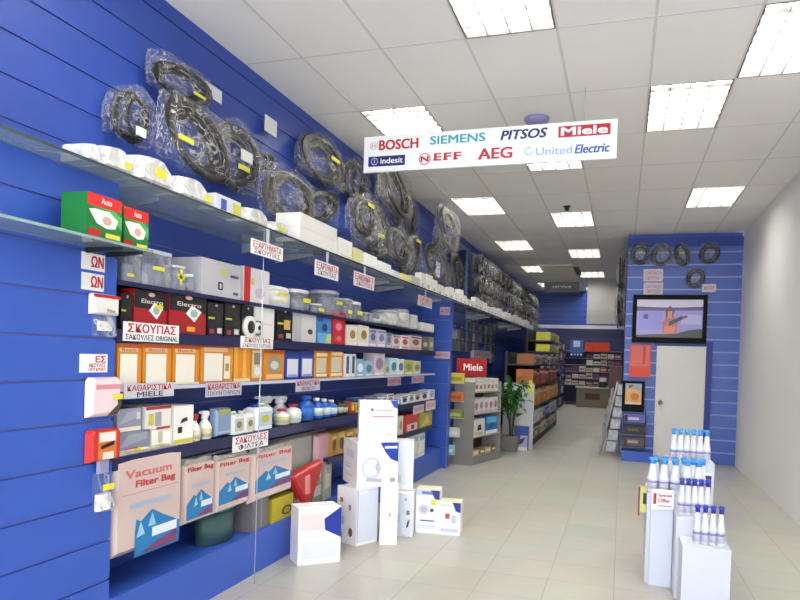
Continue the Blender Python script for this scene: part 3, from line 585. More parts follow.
zz = z+h_+.002; Y, w_, h2 = S(XF, zz, 145, 171, 406)
lw(carton('white and red box stacked upon the yellow strip box', w_, h2, .2, '#e9e4dc', [('r',0,.86,1,1,'#a8343a'),('r',.1,.2,.3,.7,'#c9c24a'),('r',.35,.15,.6,.75,'#a2a4a6'),('r',.4,0,.95,.1,'#b3343a')]), XF, Y, zz)
bc('tall white box with black squares on the bottle shelf', 173, 193, 405.5, '#f1efe9', [('r',.2,.3,.42,.46,'#1d1b1f'),('p',[(.3,.55),(.7,.6),(.65,.7),(.4,.66)],'#33302f'),('r',0,.04,1,.14,'#dcc94a')])
def s4(fn, u0, u1, vt, *a, d=.12, dx=0, label='', **k):
    Y, w_, h_ = S(XF+dx, z, u0, u1, vt); return lw(fn(label, w_, h_, d, *a, **k), XF+dx, Y, z)
s4(spray, 194, 204, 414, '#ece9e2', '#b3262b', '#c9c9a8', label='white spray bottle with red trigger on the bottle shelf')
s4(spray, 205, 215, 411, '#efeee9', '#efefec', '#cfcaa0', label='white spray bottle left of the blue grey pouch')
Y, w_, h_ = S(XF, z, 216, 232, 408); mb = MB(); mb.pouch([(-w_/2,0),(w_/2,0),(w_/2,h_),(-w_/2,h_)], 0, .06, M('#7f93b4',.35)); prints(mb, w_, h_, [('r',.12,.78,.88,.95,'#a8a24e'),('r',.1,.1,.9,.2,'#a9b8cc')]); lw(tag(mb.build('refill_pouch'), 'blue grey refill pouch with olive top', 'pouch'), XF, Y, z)
s4(jerrican, 233, 244.5, 412, '#eef0ee', '#e6e6e2', '#c9c6ba', '#77806a', label='left white canister with grey picture label')
s4(jerrican, 245, 255, 411, '#f1f1ee', '#e6e6e2', '#d8d5c8', '#8b7f4a', label='second white canister, left of the blue capped one')
s4(jerrican, 256, 273.5, 404, '#eef0f2', '#1e3f9e', '#bcd0e2', '#c9c24a', label='white canister with a dark blue cap')
s4(spray, 263, 279, 396, '#eceef0', '#eceef0', '#5570b4', dx=-.13, label='tall white spray bottle behind the blue capped canister')
s4(spray, 280, 293, 396, '#f2f2f0', '#f4f4f2', '#a9a88c', dx=-.1, label='tall white spray bottle behind the red capped bottle')
s4(bottle, 283, 293, 409, '#f0efe8', '#b23a4a', '#d0cf9a', label='short white bottle left of the red capped bottle')
s4(bottle, 294, 305, 404, '#f1f0ec', '#9c2040', '#dfe8dc', label='white bottle with dark red cap and green mark')
for n, (a_, b_, vt) in enumerate([(306,317.5,396),(318.5,325.5,398),(326.5,332.5,399),(333.5,339.5,400)]):
    s4(bottle, a_, b_, vt, '#2a66bd', ['#2a5cb8','#e8ecf0','#e8ecf0','#e8ecf0'][n], ['#2f74cf','#c9d8ea','#d5dfea','#c9d8ea'][n], label='blue bottle on the bottle shelf, %s from the left' % nth(n), group='blue bottles')
for n, (a_, b_, vt) in enumerate([(340.5,344.5,400),(345,349.5,401)]): s4(bottle, a_, b_, vt, '#2c2b30', '#17171a', '#b9b49a', label='black bottle right of the blue bottles, %s one' % ['left','right'][n], group='black bottles')
for n, (a_, b_, vt, c0, c1, lb) in enumerate([(350.5,355,402,'#b04a30','#e2c23a','red and yellow carton above the white stack'),(355.5,360,403,'#d2bd3c','#b5402c','yellow carton above the white stack'),(360.5,366,398,'#37579c','#a9b4cc','blue carton behind the white top card'),(366.5,376,399,'#7d7ba0','#c9c3d2','lilac grey carton behind the white top card'),
  (376.5,386,396,'#8d89aa','#d8d2da','grey violet carton behind the white top card'),(386.5,394,394,'#d8d4da','#8d6a70','white tilted carton right of the white top card'),(394.5,400.5,400,'#2f55b5','#e8ecf4','small blue carton right of the white top card'),(401,408,396,'#e6e2e0','#34324a','white carton with dark print, first right of the blue carton'),
  (408.5,414,394,'#dcd9dc','#6d7a94','white carton, second right of the blue carton'),(414.5,420.5,394,'#e8e4e0','#7a4a46','white carton, third right of the blue carton'),(421,428,392,'#e3dee2','#3a3440','white carton with dark figure near the bay end'),(428.5,434.5,390,'#dfe0ec','#8f97c2','pale blue carton at the end of the bottle shelf')]):
    bc(lb, a_, b_, vt, c0, [('e',.5,.5,.32,.28,c1),('r',.1,.82,.9,.92,c1)], d=.16)
plate('pink sign on the bottle shelf front near the bay end', -2.394, 413.5, 424, 405, 413.5, [('ΦΙΛΤΡΑ',.1,.3,.9,.75,'#8f6a74',.01)], '#c6a9b2')
plate('pink sign at the very end of the bottle shelf', -2.394, 426, 435.5, 400.5, 410, [('ΦΙΛΤΡΑ',.1,.3,.9,.75,'#8f6a74',.01)], '#d6bcc4')

# ---- low shelf and plinth goods
Z5 = .6545
bc('red pack with white and black print on the low shelf', 403.5, 418, 414, '#c0281f', [('r',.2,.05,.95,.45,'#e6c9c0'),('r',.5,.12,.7,.36,'#1c1516')], Z=Z5, d=.2)
bc('beige pack left of the red pack on the low shelf', 398, 403, 416, '#d8d3bd', [('e',.5,.5,.3,.25,'#a69a72')], Z=Z5, d=.2)
bc('olive yellow pack right of the red pack on the low shelf', 419, 432, 412, '#a39a45', [('p',[(.1,.1),(.8,.2),(.6,.8)],'#c9bc62')], Z=Z5, d=.2)
for n, (a_, b_, vt, c0) in enumerate([(331,337,434,'#a8803c'),(337.5,345,432,'#b8924a'),(345.5,353,430,'#8f6a3a'),(353.5,361,428,'#b79a5a')]):
    bc('yellow brown pack on the low shelf left of the white stack, %s one' % nth(n), a_, b_, vt, c0, [('e',.5,.5,.3,.3,'#6a4a2a'),('r',.1,.75,.9,.9,'#d8b46a')], Z=Z5, d=.2, group='yellow brown packs')
for n, (a_, b_, vt, c0) in enumerate([(398,405,437,'#cfd6dd'),(405.5,411.5,435,'#e6e9ec'),(412,418,434,'#dcdad4'),(418.5,424.5,433,'#e9e6df')]):
    bc('white box on the blue plinth by the bay end, %s from the left' % nth(n), a_, b_, vt, c0, [('r',.1,.7,.9,.9,'#8fb0c9'),('r',.1,.1,.9,.2,'#c9c4b8')], Z=.2905, d=.25, group='white boxes on the plinth')
for n, (a_, b_, vt, c0, lb) in enumerate([(298,311,488,'#8f8a86','grey box on the plinth under the red pouch'),(312,322,478,'#79916f','dull green box on the plinth right of the red pouch'),(323,331,463,'#a8a79a','grey beige box on the plinth left of the white stack')]):
    bc(lb, a_, b_, vt, c0, [('r',.15,.3,.85,.7,'#c9c6bc')], Z=.2905, d=.22)
bc('dark grey box on the plinth below the third blue bag', 252, 268, 494, '#6d6a70', [('r',.5,.05,.6,.95,'#8f8c92')], Z=.2905, d=.22)
bc('yellow box on the plinth below the last blue bag', 271, 293, 496, '#b7a51e', [('e',.7,.35,.25,.2,'#2a2818'),('e',.7,.35,.16,.13,'#a8971e')], Z=.2905, d=.22)
Y, w_, h_ = S(-2.41, .2905, 214, 249, 507); bs = empty('hose_coil'); tag(bs, 'teal rimmed coil on the plinth under the blue bags', 'hose')
MB().tube([(w_*.48*math.cos(a*PI/16), .14+.1*math.sin(a*PI/16), h_-.012) for a in range(32)], .01, M('#4fa898',.35), 8, closed=True).build('rim', bs)
MB().lathe([(w_*.42,0),(w_*.45,h_-.02),(w_*.3,h_-.03)], M('#3a5a58',.5), 18, 0, .14, 1, .1/(w_*.46)).build('body', bs); lw(bs, -2.41, Y, .2905)

# ---- big bags hanging on a rail
XR = -2.455
rl2 = MB().tube([(XR-.012,2.98,.90),(XR-.012,5.5,.90)], .008, M('#9fa4aa',.3,.6), 8)
for y in (3.0, 4.2, 5.45): rl2.tube([(XW+.002,y,.90),(XR-.012,y,.90)], .006, M('#9fa4aa',.3,.6), 6)
tag(rl2.build('display_rail'), 'metal rail under the bottle shelf holding the big bags', 'rail')
PINK = M('#cdb7b1',.4,vary=.06)
def bigbag(label, u0, u1, vt, vb, mount, mx0=.06, mx1=.94, t=.05, dx=0, two=False, col=PINK):
    X = XR+dx; vm = (vt+vb)/2; ya, yb = Yu(u0,X+t,.75), Yu(u1,X+t,.75); ym = (ya+yb)/2; z1_, z0_ = zv(vt,X+t,ym), zv(vb,X+t,ym); w_, h_ = yb-ya, z1_-z0_
    r = empty('filter_bag'); tag(r, label, 'bag', 'big pink bags with a blue mountain print')
    mb = MB(); mb.pouch([(-w_/2,0),(w_/2,0),(w_/2,h_),(w_*.3,h_*1.02),(-w_*.3,h_*1.02),(-w_/2,h_)], -t, 0, col, inset=.9)
    B = mount-.46
    prints(mb, w_, h_, [('p',[(mx0,B),(mx0,mount-.2),(.3,mount-.06),(.36,mount-.1),(.52,mount),(.7,mount-.1),(mx1,mount-.22),(mx1,B)],'#1a78b4'),('p',[(.3,mount-.26),(.36,mount-.1),(.42,mount-.24)],'#9fcfe2'),('p',[(.46,mount-.18),(.52,mount-.03),(.58,mount-.18)],'#8fc5dd'),('r',.52,mount-.3,.9,mount-.2,'#dfe6ee'),('p',[(.35,B+.02),(.9,B+.02),(.9,mount-.31),(.6,mount-.36)],'#7a3a68'),('r',.2,mount+.06,.8,mount+.11,'#aab4c8')], -t); mb.build('packet', r)
    mb = MB(); y_ = -t-.001
    if two: mb.text('Vacuum', -w_*.36, h_*.8, w_*.3, h_*.88, y_, M('#cf6a68'), .05); mb.text('Filter Bag', -w_*.22, h_*.67, w_*.36, h_*.76, y_, M('#b8393c'), .05); mb.box(-w_*.4,y_,h_*.63,w_*.42,y_+.0005,h_*.638,M('#cf8a84'))
    else: mb.text('Filter Bag', -w_*.42, h_*.85, w_*.42, h_*.945, y_, M('#b01d22'), .045)
    mb.build('lettering', r)
    MB().pouch([(-w_*.5,h_*.99),(w_*.5,h_*.99),(w_*.49,h_*1.06),(w_*.2,h_*1.1),(-w_*.1,h_*1.07),(-w_*.45,h_*1.09)], -t*.8, -.004, film('bag_top','#c4bfb4',.5,.9), inset=.7).build('clear_top', r); lw(r, X, ym, z0_)
bigbag('nearest big pink bag with two lines of red writing', 114, 183, 455, 548, .42, .28, .95, dx=.01, two=True)
bigbag('second big pink bag with blue mountain from the left', 185, 215, 462, 522, .55, dx=-.0)
bigbag('third big pink bag with blue mountain from the left', 217, 251, 457, 509, .62)
bigbag('last big pink bag with blue mountain beside the red pouch', 253, 293.5, 449, 497, .66)
def filmbag(label, X, u0, u1, vt, vb, t, mat, P=None, name='plastic_bag', Zm=.8):
    ya, yb = Yu(u0,X+t,Zm), Yu(u1,X+t,Zm); ym = (ya+yb)/2; z1_, z0_ = zv(vt,X+t,ym), zv(vb,X+t,ym); w_, h_ = yb-ya, z1_-z0_
    P = P or [(0,0),(1,0),(1,.95),(.85,1),(.15,1),(0,.95)]
    r = MB().pouch([(-w_/2+a*w_, b*h_) for a, b in P], -t, 0, mat).build(name); tag(r, label, 'bag'); return lw(r, X, ym, z0_), w_, h_
filmbag('grey plastic bag behind the last big pink bag', -2.56, 258, 321, 437, 480, .05, M('#a9a7a0',.3,vary=.1))
o, w_, h_ = filmbag('red triangular pouch hanging right of the big pink bags', -2.45, 292, 326, 464, 506, .07, M('#b81d22',.3,vary=.12), [(.42,0),(.62,.03),(.8,.4),(1,.93),(.97,1),(.5,.93),(.02,.84),(.04,.76),(.3,.3)])
MB().tube([(w_*.47,-.03,h_*.97),(w_*.5,-.02,h_*.5),(w_*.42,-.02,0)], .012, M('#d8d6da',.25), 6).build('white_handle', o)
MB().pouch([(-w_*.1,h_*.3),(w_*.02,h_*.28),(w_*.0,h_*.76),(-w_*.12,h_*.74)], -.085, -.06, M('#dd8a88',.3)).build('pale_strip', o)
filmbag('pink striped packet right of the grey plastic bag', -2.5, 318, 332, 433, 470, .05, M('#c79aa4',.35,vary=.15))
# ================================================================== hoses in clear bags
HM = M('#2a2725', .35); HM2 = M('#161516', .3); HM3 = M('#4a453f', .35)
def hose_mesh(kind):
    mb = MB(); mt = (HM, HM2, HM3, HM2)[kind]; pts = []; loops = (2.7, 3.2, 2.3, 2.6)[kind]; n = 110
    for i in range(n):
        t = i/(n-1); a = 2*PI*loops*t + kind; rr = .40 - .07*math.sin(5*t+kind) + .03*math.sin(2*a)
        if kind == 3: pts.append((rr*.72*math.cos(a)+.06*math.sin(3*t*PI), -.25-.4*t, rr*1.05*math.sin(a)))
        else: pts.append((rr*math.cos(a), -.25-.45*t, rr*(.95+.05*math.cos(kind))*math.sin(a)))
    mb.tube(pts, .066, mt, 7, rib=.09); 
    q = Vector(pts[-1]); d_ = (q-Vector(pts[-3])).normalized(); mb.tube([q, q+d_*.16], .062, M('#26242a',.3), 8)
    return mb.mesh('hose')
HOSE = [hose_mesh(k) for k in range(4)]
def bag_mesh(kind):
    P = [[(-.5,-.5),(.5,-.5),(.52,.1),(.3,.42),(.0,.62),(-.12,.56),(-.4,.3),(-.52,.0)], [(-.48,-.45),(-.1,-.53),(.46,-.46),(.5,.2),(.46,.5),(.1,.54),(-.46,.5),(-.5,.1)], [(-.42,-.5),(.4,-.5),(.5,-.2),(.47,.35),(.25,.5),(-.25,.52),(-.47,.4),(-.5,-.2)]][kind]
    return MB().pouch(P, -.95, -.02, FILM, inset=.78).mesh('bag')
BAG = [bag_mesh(k) for k in range(3)]
TAGM = MB().box(-.5,-.012,-.5,.5,0,.5,M('#e9e7e0')).mesh('tag'); STKM = MB().box(-.5,-.01,-.5,.5,0,.5,M('#cfcb3a')).mesh('price_sticker')
HB = 0
def hosebag(label, xb, yc, zc_, w_, h_, t, kind, rz=PI/2, tagpos=None, yel=None, group='bagged vacuum cleaner hoses'):
    r = empty('bagged_hose'); tag(r, label, 'vacuum hose', group); put(r, xb, yc, zc_, rz)
    b_ = link('bag', BAG[kind % 3], r); b_.scale = (w_, t, h_)
    h = link('hose', HOSE[kind % 4], r); h.scale = (w_*1.0, t*1.0, h_*.96); h.location = (0, 0, -h_*.04); h.rotation_euler = (0, random.uniform(-.5,.5), 0)
    if tagpos: c = link('tag', TAGM, r); c.scale = (w_*.2, 1, h_*.16); c.location = (tagpos[0]*w_, -t*.97-.008, tagpos[1]*h_)
    if yel: c = link('price_sticker', STKM, r); c.scale = (w_*.2, 1, h_*.07); c.location = (yel[0]*w_, -t*.97-.012, yel[1]*h_)
    return r
NEAR = [(150,58,207,106,1,'large bagged hose bundle at the very top left',None,(.1,-.3)),(108,84,152,145,3,'bagged hose with white strap left of the biggest coil',(-.1,-.4),None),
 (138,100,206,180,1,'biggest bagged hose coil with a yellow label at its left',None,(-.36,-.2)),(203,116,257,192,0,'bagged hose coil in a pointed clear bag with white tag',(.05,-.02),(.0,-.22)),
 (243,163,295,232,2,'bagged pale bluish hose coil above the white packets',None,None),(299,131,341,188,0,'round bagged hose coil under the ceiling above the white cartons',None,(.1,.05)),
 (297,186,336,226,1,'crumpled bagged black hose directly behind the white cartons',None,None),(340,157,367,203,3,'narrow bagged hose right of the round coil',None,None),(364,176,399,218,2,'wide bagged hose near the lower left corner of the sign',None,(.1,.1)),
 (340,200,372,256,0,'long bagged hose hanging low right of the white cartons',None,(.05,-.15)),(371,204,388,260,3,'thin upright bagged hose beside the long low one',None,None),(396,192,417,245,3,'bagged hose with bright highlight under the ceiling corner',None,None),
 (384,234,407,274,1,'small bagged hose low above the glass shelf middle',None,(.1,.4)),(414,206,437,250,2,'bagged hose third from the dense far cluster, upper row',None,None),(411,245,439,286,0,'bagged coil low in front of the tag above glass shelf',None,None),
 (434,232,447,254,1,'small bagged hose second from the dense cluster, upper row',None,None),(447,258,471,302,3,'last bagged hose before the dense far cluster',None,None),(352,168,382,212,1,'black bagged hose peeking between two hoses below the sign end',None,None),(354,226,386,266,3,'dark bagged hose lowest behind the bright white carton',None,None),(318,194,347,238,3,'black bagged hose just right of the crumpled one',None,(-.1,.2)),(250,150,270,172,1,'small crumpled clear packet above the pale bluish coil',None,None)]
used_layer = {}
for n, (u0, v0, u1, v1, k, lb, tp, yl) in enumerate(NEAR):
    um, vm = (u0+u1)/2, (v0+v1)/2; X = XW+.06; du = (u1-u0)*.10
    ya, yb = at(u0,vm,X=X).y, at(u1,vm,X=X).y; z1_, z0_ = at(um,v0+du,X=X).z, at(um,v1-du,X=X).z
    z0_ = max(z0_, 2.42) if z0_ < 2.46 else z0_
    hosebag(lb, XW+.002+.155*{2:1,4:1,8:1,9:1,12:1,13:2,14:1,17:2,18:2,19:2}.get(n,0), (ya+yb)/2, (z0_+z1_)/2, yb-ya, z1_-z0_, .15, k, tagpos=tp, yel=yl)
n = 0
for r_, (zc_, lbl) in enumerate([(3.27,'upper'),(2.93,'middle'),(2.6,'bottom')]):
    for i in range(16):
        y = 11.93+i*.56+.14*r_; 
        hosebag('bagged dark hose in the dense far cluster, %s row, %s from the near end' % (lbl, nth(i)), -2.578, y, zc_, random.uniform(.47,.535), random.uniform(.27,.295), .22, random.choice([1,3,1,3,0]), yel=(.1,.0) if i % 4 == 0 else None)
# blank tags on empty hooks
for n, (u0, u1, vt, vb, lb) in enumerate([(205,222,86,99,'upper white tag on a hook left of the bare blue wall'),(265,277,118,134,'small white tag alone on the bare blue wall'),(436,440,262,278,'tiny white tag low on the wall near the dense cluster'),(452,456,248,258,'tiny white tag at the top before the dense cluster')]):
    plate(lb, XW+.06, u0, u1, vt, vb, [], '#dcdbe0', name='hook_tag', cat='tag'); o = COL.objects[-1]
    hk = MB().tube([(0,.062,.02),(0,.0,.02)], .004, M('#b9bcc2',.3,.6), 6).build('hook', o); 

# ---- goods on the glass shelf
ZG = 2.3785; XG = -2.27
def gpk(label, u0, u1, vt, mat=FILM2, stick=None, P=None, t=.16, inner=True):
    Y, w_, h_ = S(XG, ZG, u0, u1, vt); P = P or [(0,0),(1,0),(.98,.55),(.7,.95),(.45,1),(.15,.9),(.02,.5)]
    r = empty('parts_packet'); tag(r, label, 'packet', 'white packets on the glass shelf')
    mb = MB(); mb.pouch([(-w_/2+a*w_, b*h_) for a, b in P], 0, t, mat, inset=.72); mb.build('bag', r)
    MB().bbox(-w_*.3,.03,.01,w_*.25,t*.7,h_*.5,.015,M('#dcd8d2',.5)).build('white_part', r)
    for s in (stick or []): sticker(r, s[0]*w_, s[1]*h_, s[2]*w_, s[3]*h_, -.002, '#dcd63a')
    return lw(r, XG, Y, ZG)
gpk('nearest white packet on the glass shelf, cut by photo edge', 88, 102, 142); gpk('white packet with faint yellow patch on nearest glass length', 103, 136, 146, stick=[(.25,.35,.22,.25)])
gpk('white packet with large yellow sticker on the glass shelf', 138, 177, 156, stick=[(.05,.45,.3,.3)])
gpk('white crumpled packet right of the large yellow sticker', 178, 212, 177, stick=[(.38,.3,.2,.25)])
bc('small box with blue window and yellow end on the glass shelf', 215, 241, 198, '#d5d6dc', [('r',.2,.1,.42,.8,'#3d56ae'),('r',.66,.02,.98,.8,'#cfcd55')], X=XG, Z=ZG, d=.12)
gpk('white packet under the pale bluish hose coil', 246, 271, 208); gpk('low white and yellow packet left of the white cartons', 272, 291, 222, stick=[(0,.4,.4,.3)])
Y, w_, h_ = S(XG, ZG, 299, 337, 221); WB = '#f3f0ea'
lw(carton('lower white carton of the stack on the glass shelf', w_, h_*.5, .2, WB, name='carton'), XG, Y, ZG); lw(carton('upper white carton of the stack on the glass shelf', w_, h_*.48, .2, WB), XG, Y, ZG+h_*.5+.0025)
for u0, u1, vt, c0, lb in [(338.5,352,240,'#f0ede6','white carton right of the stacked white cartons'),(353,362.5,249,'#dcd698','pale yellow carton on the glass shelf'),(364,377,255,'#f0eff0','bright white carton right of the pale yellow one'),(378.5,391,263,'#e9e8ea','second bright white carton after the pale yellow one'),
   (392,399,271,'#d8d8de','small grey white carton on the glass shelf'),(402,411,275,'#dfd48c','pale yellow carton above the fourth hanging sign'),(411.5,420,277,'#cfc3bd','pinkish grey carton next to the far yellow one')]:
    bc(lb, u0, u1, vt, c0, [('r',.1,.1,.9,.14,'#c9c6c0')], X=XG, Z=ZG, d=.14)
cols = ['#e9e6de','#d9d3c0','#ece9e6','#e2dca0','#d6d2cc','#f0eee8','#cfc9bd','#e6dfc4']
y = Yu(421, XG, ZG); i = 0
while y < 20 and i < 36:
    w_ = random.uniform(.18,.34); o = carton('small pale carton on the far glass shelf, %s beyond the pinkish one' % nth(i), w_, random.uniform(.09,.2), .08, cols[(i*5+i//3) % 8], [('r',.1,.1,.5,.35,'#b9b4a8')], group='small cartons on the far glass shelf')
    lw(o, XG, y+w_/2, ZG); y += w_+random.uniform(.015,.06); i += 1
bc('tall white carton standing out on the far glass shelf', 507.5, 514, 318, '#efebe2', X=-2.30, Z=ZG, d=.05) if False else None

# ================================================================== white cartons in the middle
IRON = [('p',[(.55,1),(1,1),(1,.55),(.82,.62),(.68,.78)],'#1f3fb0'),('r',.66,.86,.97,.92,'#e6eafa'),('e',.34,.42,.24,.26,'#d3d8e4'),('e',.34,.44,.17,.18,'#f4f5f8'),('p',[(.2,.14),(.6,.1),(.62,.18),(.24,.22)],'#b4bccb'),('p',[(.42,.45),(.5,.62),(.56,.4),(.5,.3)],'#bcc4d4'),('r',.8,.1,.93,.2,'#a9a4a0')]
def wcart(label, x, y, zz_, w_, h_, d, rz, pl, side=(), group='white steam iron cartons', top=None):
    return put(carton(label, w_, h_, d, '#f6f6f8', pl, side, group=group, top=top), x, y, zz_, rz)
def corner(u, v, zc): return at(u, v, zc=zc)
SIDE = [('r',.2,.62,.75,.8,'#d9def0'),('r',.2,.45,.6,.47,'#c5cbe0'),('r',.2,.38,.6,.4,'#c5cbe0'),('r',.2,.2,.7,.22,'#e6c9c9')]
PICT = [('r',.15,.72,.3,.8,'#a8705c'),('r',.6,.6,.72,.7,'#9a8f8f'),('e',.3,.4,.1,.08,'#c5cfe6'),('e',.72,.22,.1,.08,'#7a5c4c'),('r',.12,.08,.3,.2,'#8fa4d4')]
rz = math.radians(40); ca, sa = math.cos(rz), math.sin(rz)
def by_left_corner(p, w_, d):      # centre of the front edge when the front-left corner is at p
    return p.x + w_/2*ca, p.y + w_/2*sa
zt = .87; p = at(358, 443, zc=5.6); zt = p.z; p2 = at(358, 488, zc=5.6); zb = p2.z; W1, D1 = .36, .38
x, y = by_left_corner(p, W1, D1); wcart('white carton with blue corner and iron picture, middle of the stack', x, y, zb, W1, zt-zb, D1, rz, IRON, SIDE)
q = at(359.5, 402, zc=5.7); q2 = at(359.5, 443, zc=5.7); W2 = .325
x2, y2 = by_left_corner(q2, W2, .1)
TOPC = [('p',[(.8,1),(1,1),(1,.8),(.9,.84)],'#2746ae'),('r',.3,.74,.36,.8,'#55506a'),('r',.42,.735,.86,.775,'#e6b9c0'),('r',.34,.585,.9,.625,'#d59ab0'),('r',.45,.35,.85,.5,'#eef0f2'),('r',.7,.14,.84,.18,'#c9c9d2'),('r',.2,.52,.26,.55,'#d5d5e2')]
wcart('plain white carton with red lines of print topping the stack', x2, y2, zt+.002, W2, q.z-q2.z, .09, rz-.18, TOPC)
# carton behind to the right, and the lower cartons on the floor
b2 = at(399, 442, zc=5.95); b3 = at(399, 488, zc=5.95)
wcart('pale carton behind the middle carton, seen at its right', b2.x+.02, b2.y+.09, b3.z-.03, .17, b2.z-b3.z+.03, .2, math.radians(15), [('r',.1,.1,.9,.9,'#e6edf8'),('r',.2,.15,.4,.3,'#cfd8ea')])
l1 = at(357.5, 489, zc=5.55); WL = .24

wcart('lower left floor carton under the iron carton', l1.x+.12*math.cos(1.13), l1.y+.12*math.sin(1.13), 0, .24, zb-.003, .24, 1.13, [('r',.05,.05,.95,.97,'#dfe6f5'),('r',.1,.9,.5,.96,'#f4f6fa'),('r',.02,.05,.06,.97,'#b9c4de')], PICT)
pr_ = at(380, 489, zc=5.62)
wcart('bright lower floor carton right of the pale blue one', pr_.x+.05*ca+.035, pr_.y+.05*sa+.0, 0, .145, zb-.003, .2, math.radians(20), [('r',.05,.05,.35,.97,'#ffffff'),('r',.4,.3,.9,.9,'#e9edf8'),('r',.5,.5,.6,.57,'#b5a09a')])
pr2 = at(390, 489, zc=5.9)
wcart('lower floor carton with small brown pictograms at the right', pr2.x+.10, pr2.y+.05, 0, .19, b3.z-.035, .22, math.radians(12), [('r',.02,.02,.98,.98,'#dde5f4'),('r',.2,.8,.3,.88,'#b08a7c'),('r',.62,.82,.7,.88,'#9a96a0'),('r',.7,.5,.84,.6,'#7a6a62'),('p',[(.7,.2),(.8,.22),(.86,.4),(.76,.36)],'#2f4a7a'),('r',.1,.3,.4,.5,'#c3d0ea')])
pb = at(301, 509, zc=5.0); wcart('white carton with blue corner on the floor below the red pouch', pb.x+.15*math.cos(.75), pb.y+.15*math.sin(.75), 0, .33, pb.z, .2, .75, [('r',.05,.6,.6,.9,'#ecd9da'),('p',[(.6,.8),(1,1),(1,.45),(.62,.6)],'#22389a'),('r',.1,.1,.9,.4,'#e3e7f2')])
SM = [('r',0,.88,1,1,'#c9d3e8'),('p',[(.62,1),(1,1),(1,.78),(.8,.8)],'#1e2f7e'),('r',.25,.9,.7,.97,'#5f7cb4'),('r',.64,.66,.88,.78,'#d8da4a'),('e',.35,.55,.24,.13,'#d6d2dc'),('e',.35,.55,.14,.08,'#b8b4c4'),('r',.62,.5,.76,.58,'#4a4652'),('r',.1,.1,.8,.2,'#dfe3f0'),('r',.2,.28,.8,.31,'#3f5aa8')]
s1_ = at(427.5, 490, zc=6.05); wcart('small floor carton with yellow sticker right of the stack', s1_.x+.005, s1_.y, 0, .21, s1_.z, .2, math.radians(8), SM, top='#e6e6c0')
SM2 = [('p',[(.62,1),(1,1),(1,.7),(.78,.74)],'#1e2f7e'),('r',.3,.5,.5,.66,'#c04a30'),('e',.7,.5,.14,.14,'#cfd2dc'),('r',.1,.1,.9,.2,'#cdd5ea'),('r',.05,.88,.6,.94,'#d8dccb')]
s2_ = at(450, 502.5, zc=6.0); wcart('smallest floor carton with orange square, rightmost of the white ones', s2_.x, s2_.y, 0, .19, s2_.z, .18, math.radians(6), SM2, top='#e6e6c0')

# ================================================================== bottle display at right
dp = empty('bottle_display'); tag(dp, 'stepped white cardboard stand full of bottles by the door', 'display stand')
CB = M('#d3d7e2',.5)
XA0, XA1 = at(669,458,Y=5.75).x-.02, at(708,458,Y=5.75).x+.03
zA = zv(459, .45, 5.75); zB = zv(490, .4, 5.35); zC2 = zv(514, .5, 5.05); zD = zv(506, .6, 4.72)-.25
XB0, XB1 = at(649,488,Y=5.3).x-.015, at(701,488,Y=5.3).x+.02
XC0 = at(677,514,Y=5.0).x-.01; XC1 = at(704,514,Y=5.0).x+.02
MB().box(XA0,5.6,0,XA1,5.95,zA,CB).build('top_tier', dp); MB().box(XB0,5.17,0,XB1,5.595,zB,CB).build('middle_tier', dp)
MB().box(XC0,4.9,0,XC1+.04,5.165,zC2,CB).build('front_tier', dp); MB().box(XC0+.02,4.62,0,XC1+.1,4.895,zD,CB).build('bottom_tier', dp)
c0 = at(652,490,Y=5.1); c1 = at(677,508,Y=5.1)
mb = MB(); hh = c0.z-c1.z+.03; ww = XC0-c0.x-.005; mb.box(-ww/2,0,0,ww/2,.05,hh,M('#eef0f4')); prints(mb, ww, hh, [('r',.08,.3,.22,.85,'#a83a42'),('t','Special',.3,.66,.9,.84,'#c03a44',.03),('t','Offer',.3,.42,.85,.6,'#c03a44',.03),('r',.3,.2,.9,.27,'#d8a0a8'),('p',[(0,0),(1,0),(1,.12),(.5,.06)],'#c3cfe8')])
o = mb.build('front_card', dp); o.location = ((c0.x+XC0)/2-.003, 5.11, c1.z-.03)
MB().box(c0.x,5.12,0,XC0-.005,5.165,c1.z-.03,M('#d3dbe8')).build('lower_card', dp)
mb = MB(); mb.box(XB1,5.3,zB-.35,XB1+.05,5.36,zB+.15,M('#e3e6ee')); mb.rect(XB1+.004,zB-.02,XB1+.046,zB+.13,5.2985,'#1d2350'); mb.ell(XB1+.024,zB+.06,.012,.03,5.2975,M('#c9a99a')); mb.build('side_card', dp)
c0 = at(640.5,486,Y=5.3); c1 = at(648,512,Y=5.3); mb = MB(); mb.box(c0.x,5.28,c1.z,XB0-.001,5.33,c0.z,M('#cfcf78')); mb.rect(c0.x+.02,c1.z+.06,c0.x+.055,c1.z+.14,5.278,'#2e2a22'); mb.box(c0.x-.012,5.28,c1.z-.03,c0.x,5.33,c0.z-.01,M('#8a3a40')); mb.build('yellow_leaflet_holder', dp)
def dbottle(label, h_, cap, group):
    q = empty('detergent_bottle'); tag(q, label, 'bottle', group); r = .036
    MB().lathe([(r*.85,0),(r,.01),(r*1.0,h_*.38),(r*.72,h_*.6),(r*.62,h_*.76),(r*.45,h_*.82)], M('#e2e4e9',.3), 14, 0, 0).build('body', q)
    mb = MB(); mb.lathe([(r*.55,h_*.81),(r*.6,h_*.84),(r*.52,h_*.93)], M(cap,.35), 12); mb.slab([(-.026,h_*.92),(-.026,h_*.985),(.01,h_),(.026,h_*.97),(.02,h_*.92)], -.012, .012, M(cap,.35)); mb.build('trigger_cap', q)
    mb = MB().lathe([(r*1.02,h_*.08),(r*1.02,h_*.36)], M('#c9c6d6'), 14); mb.lathe([(r*1.03,h_*.26),(r*1.03,h_*.32)], M('#7f8fc0'), 14); mb.build('paper_label', q); return q
SKY, DBL = '#2f8fd0', '#1d2f9c'
proto = dbottle('x', .245, SKY, None); protoD = dbottle('x', .25, DBL, None); fa = fb = True
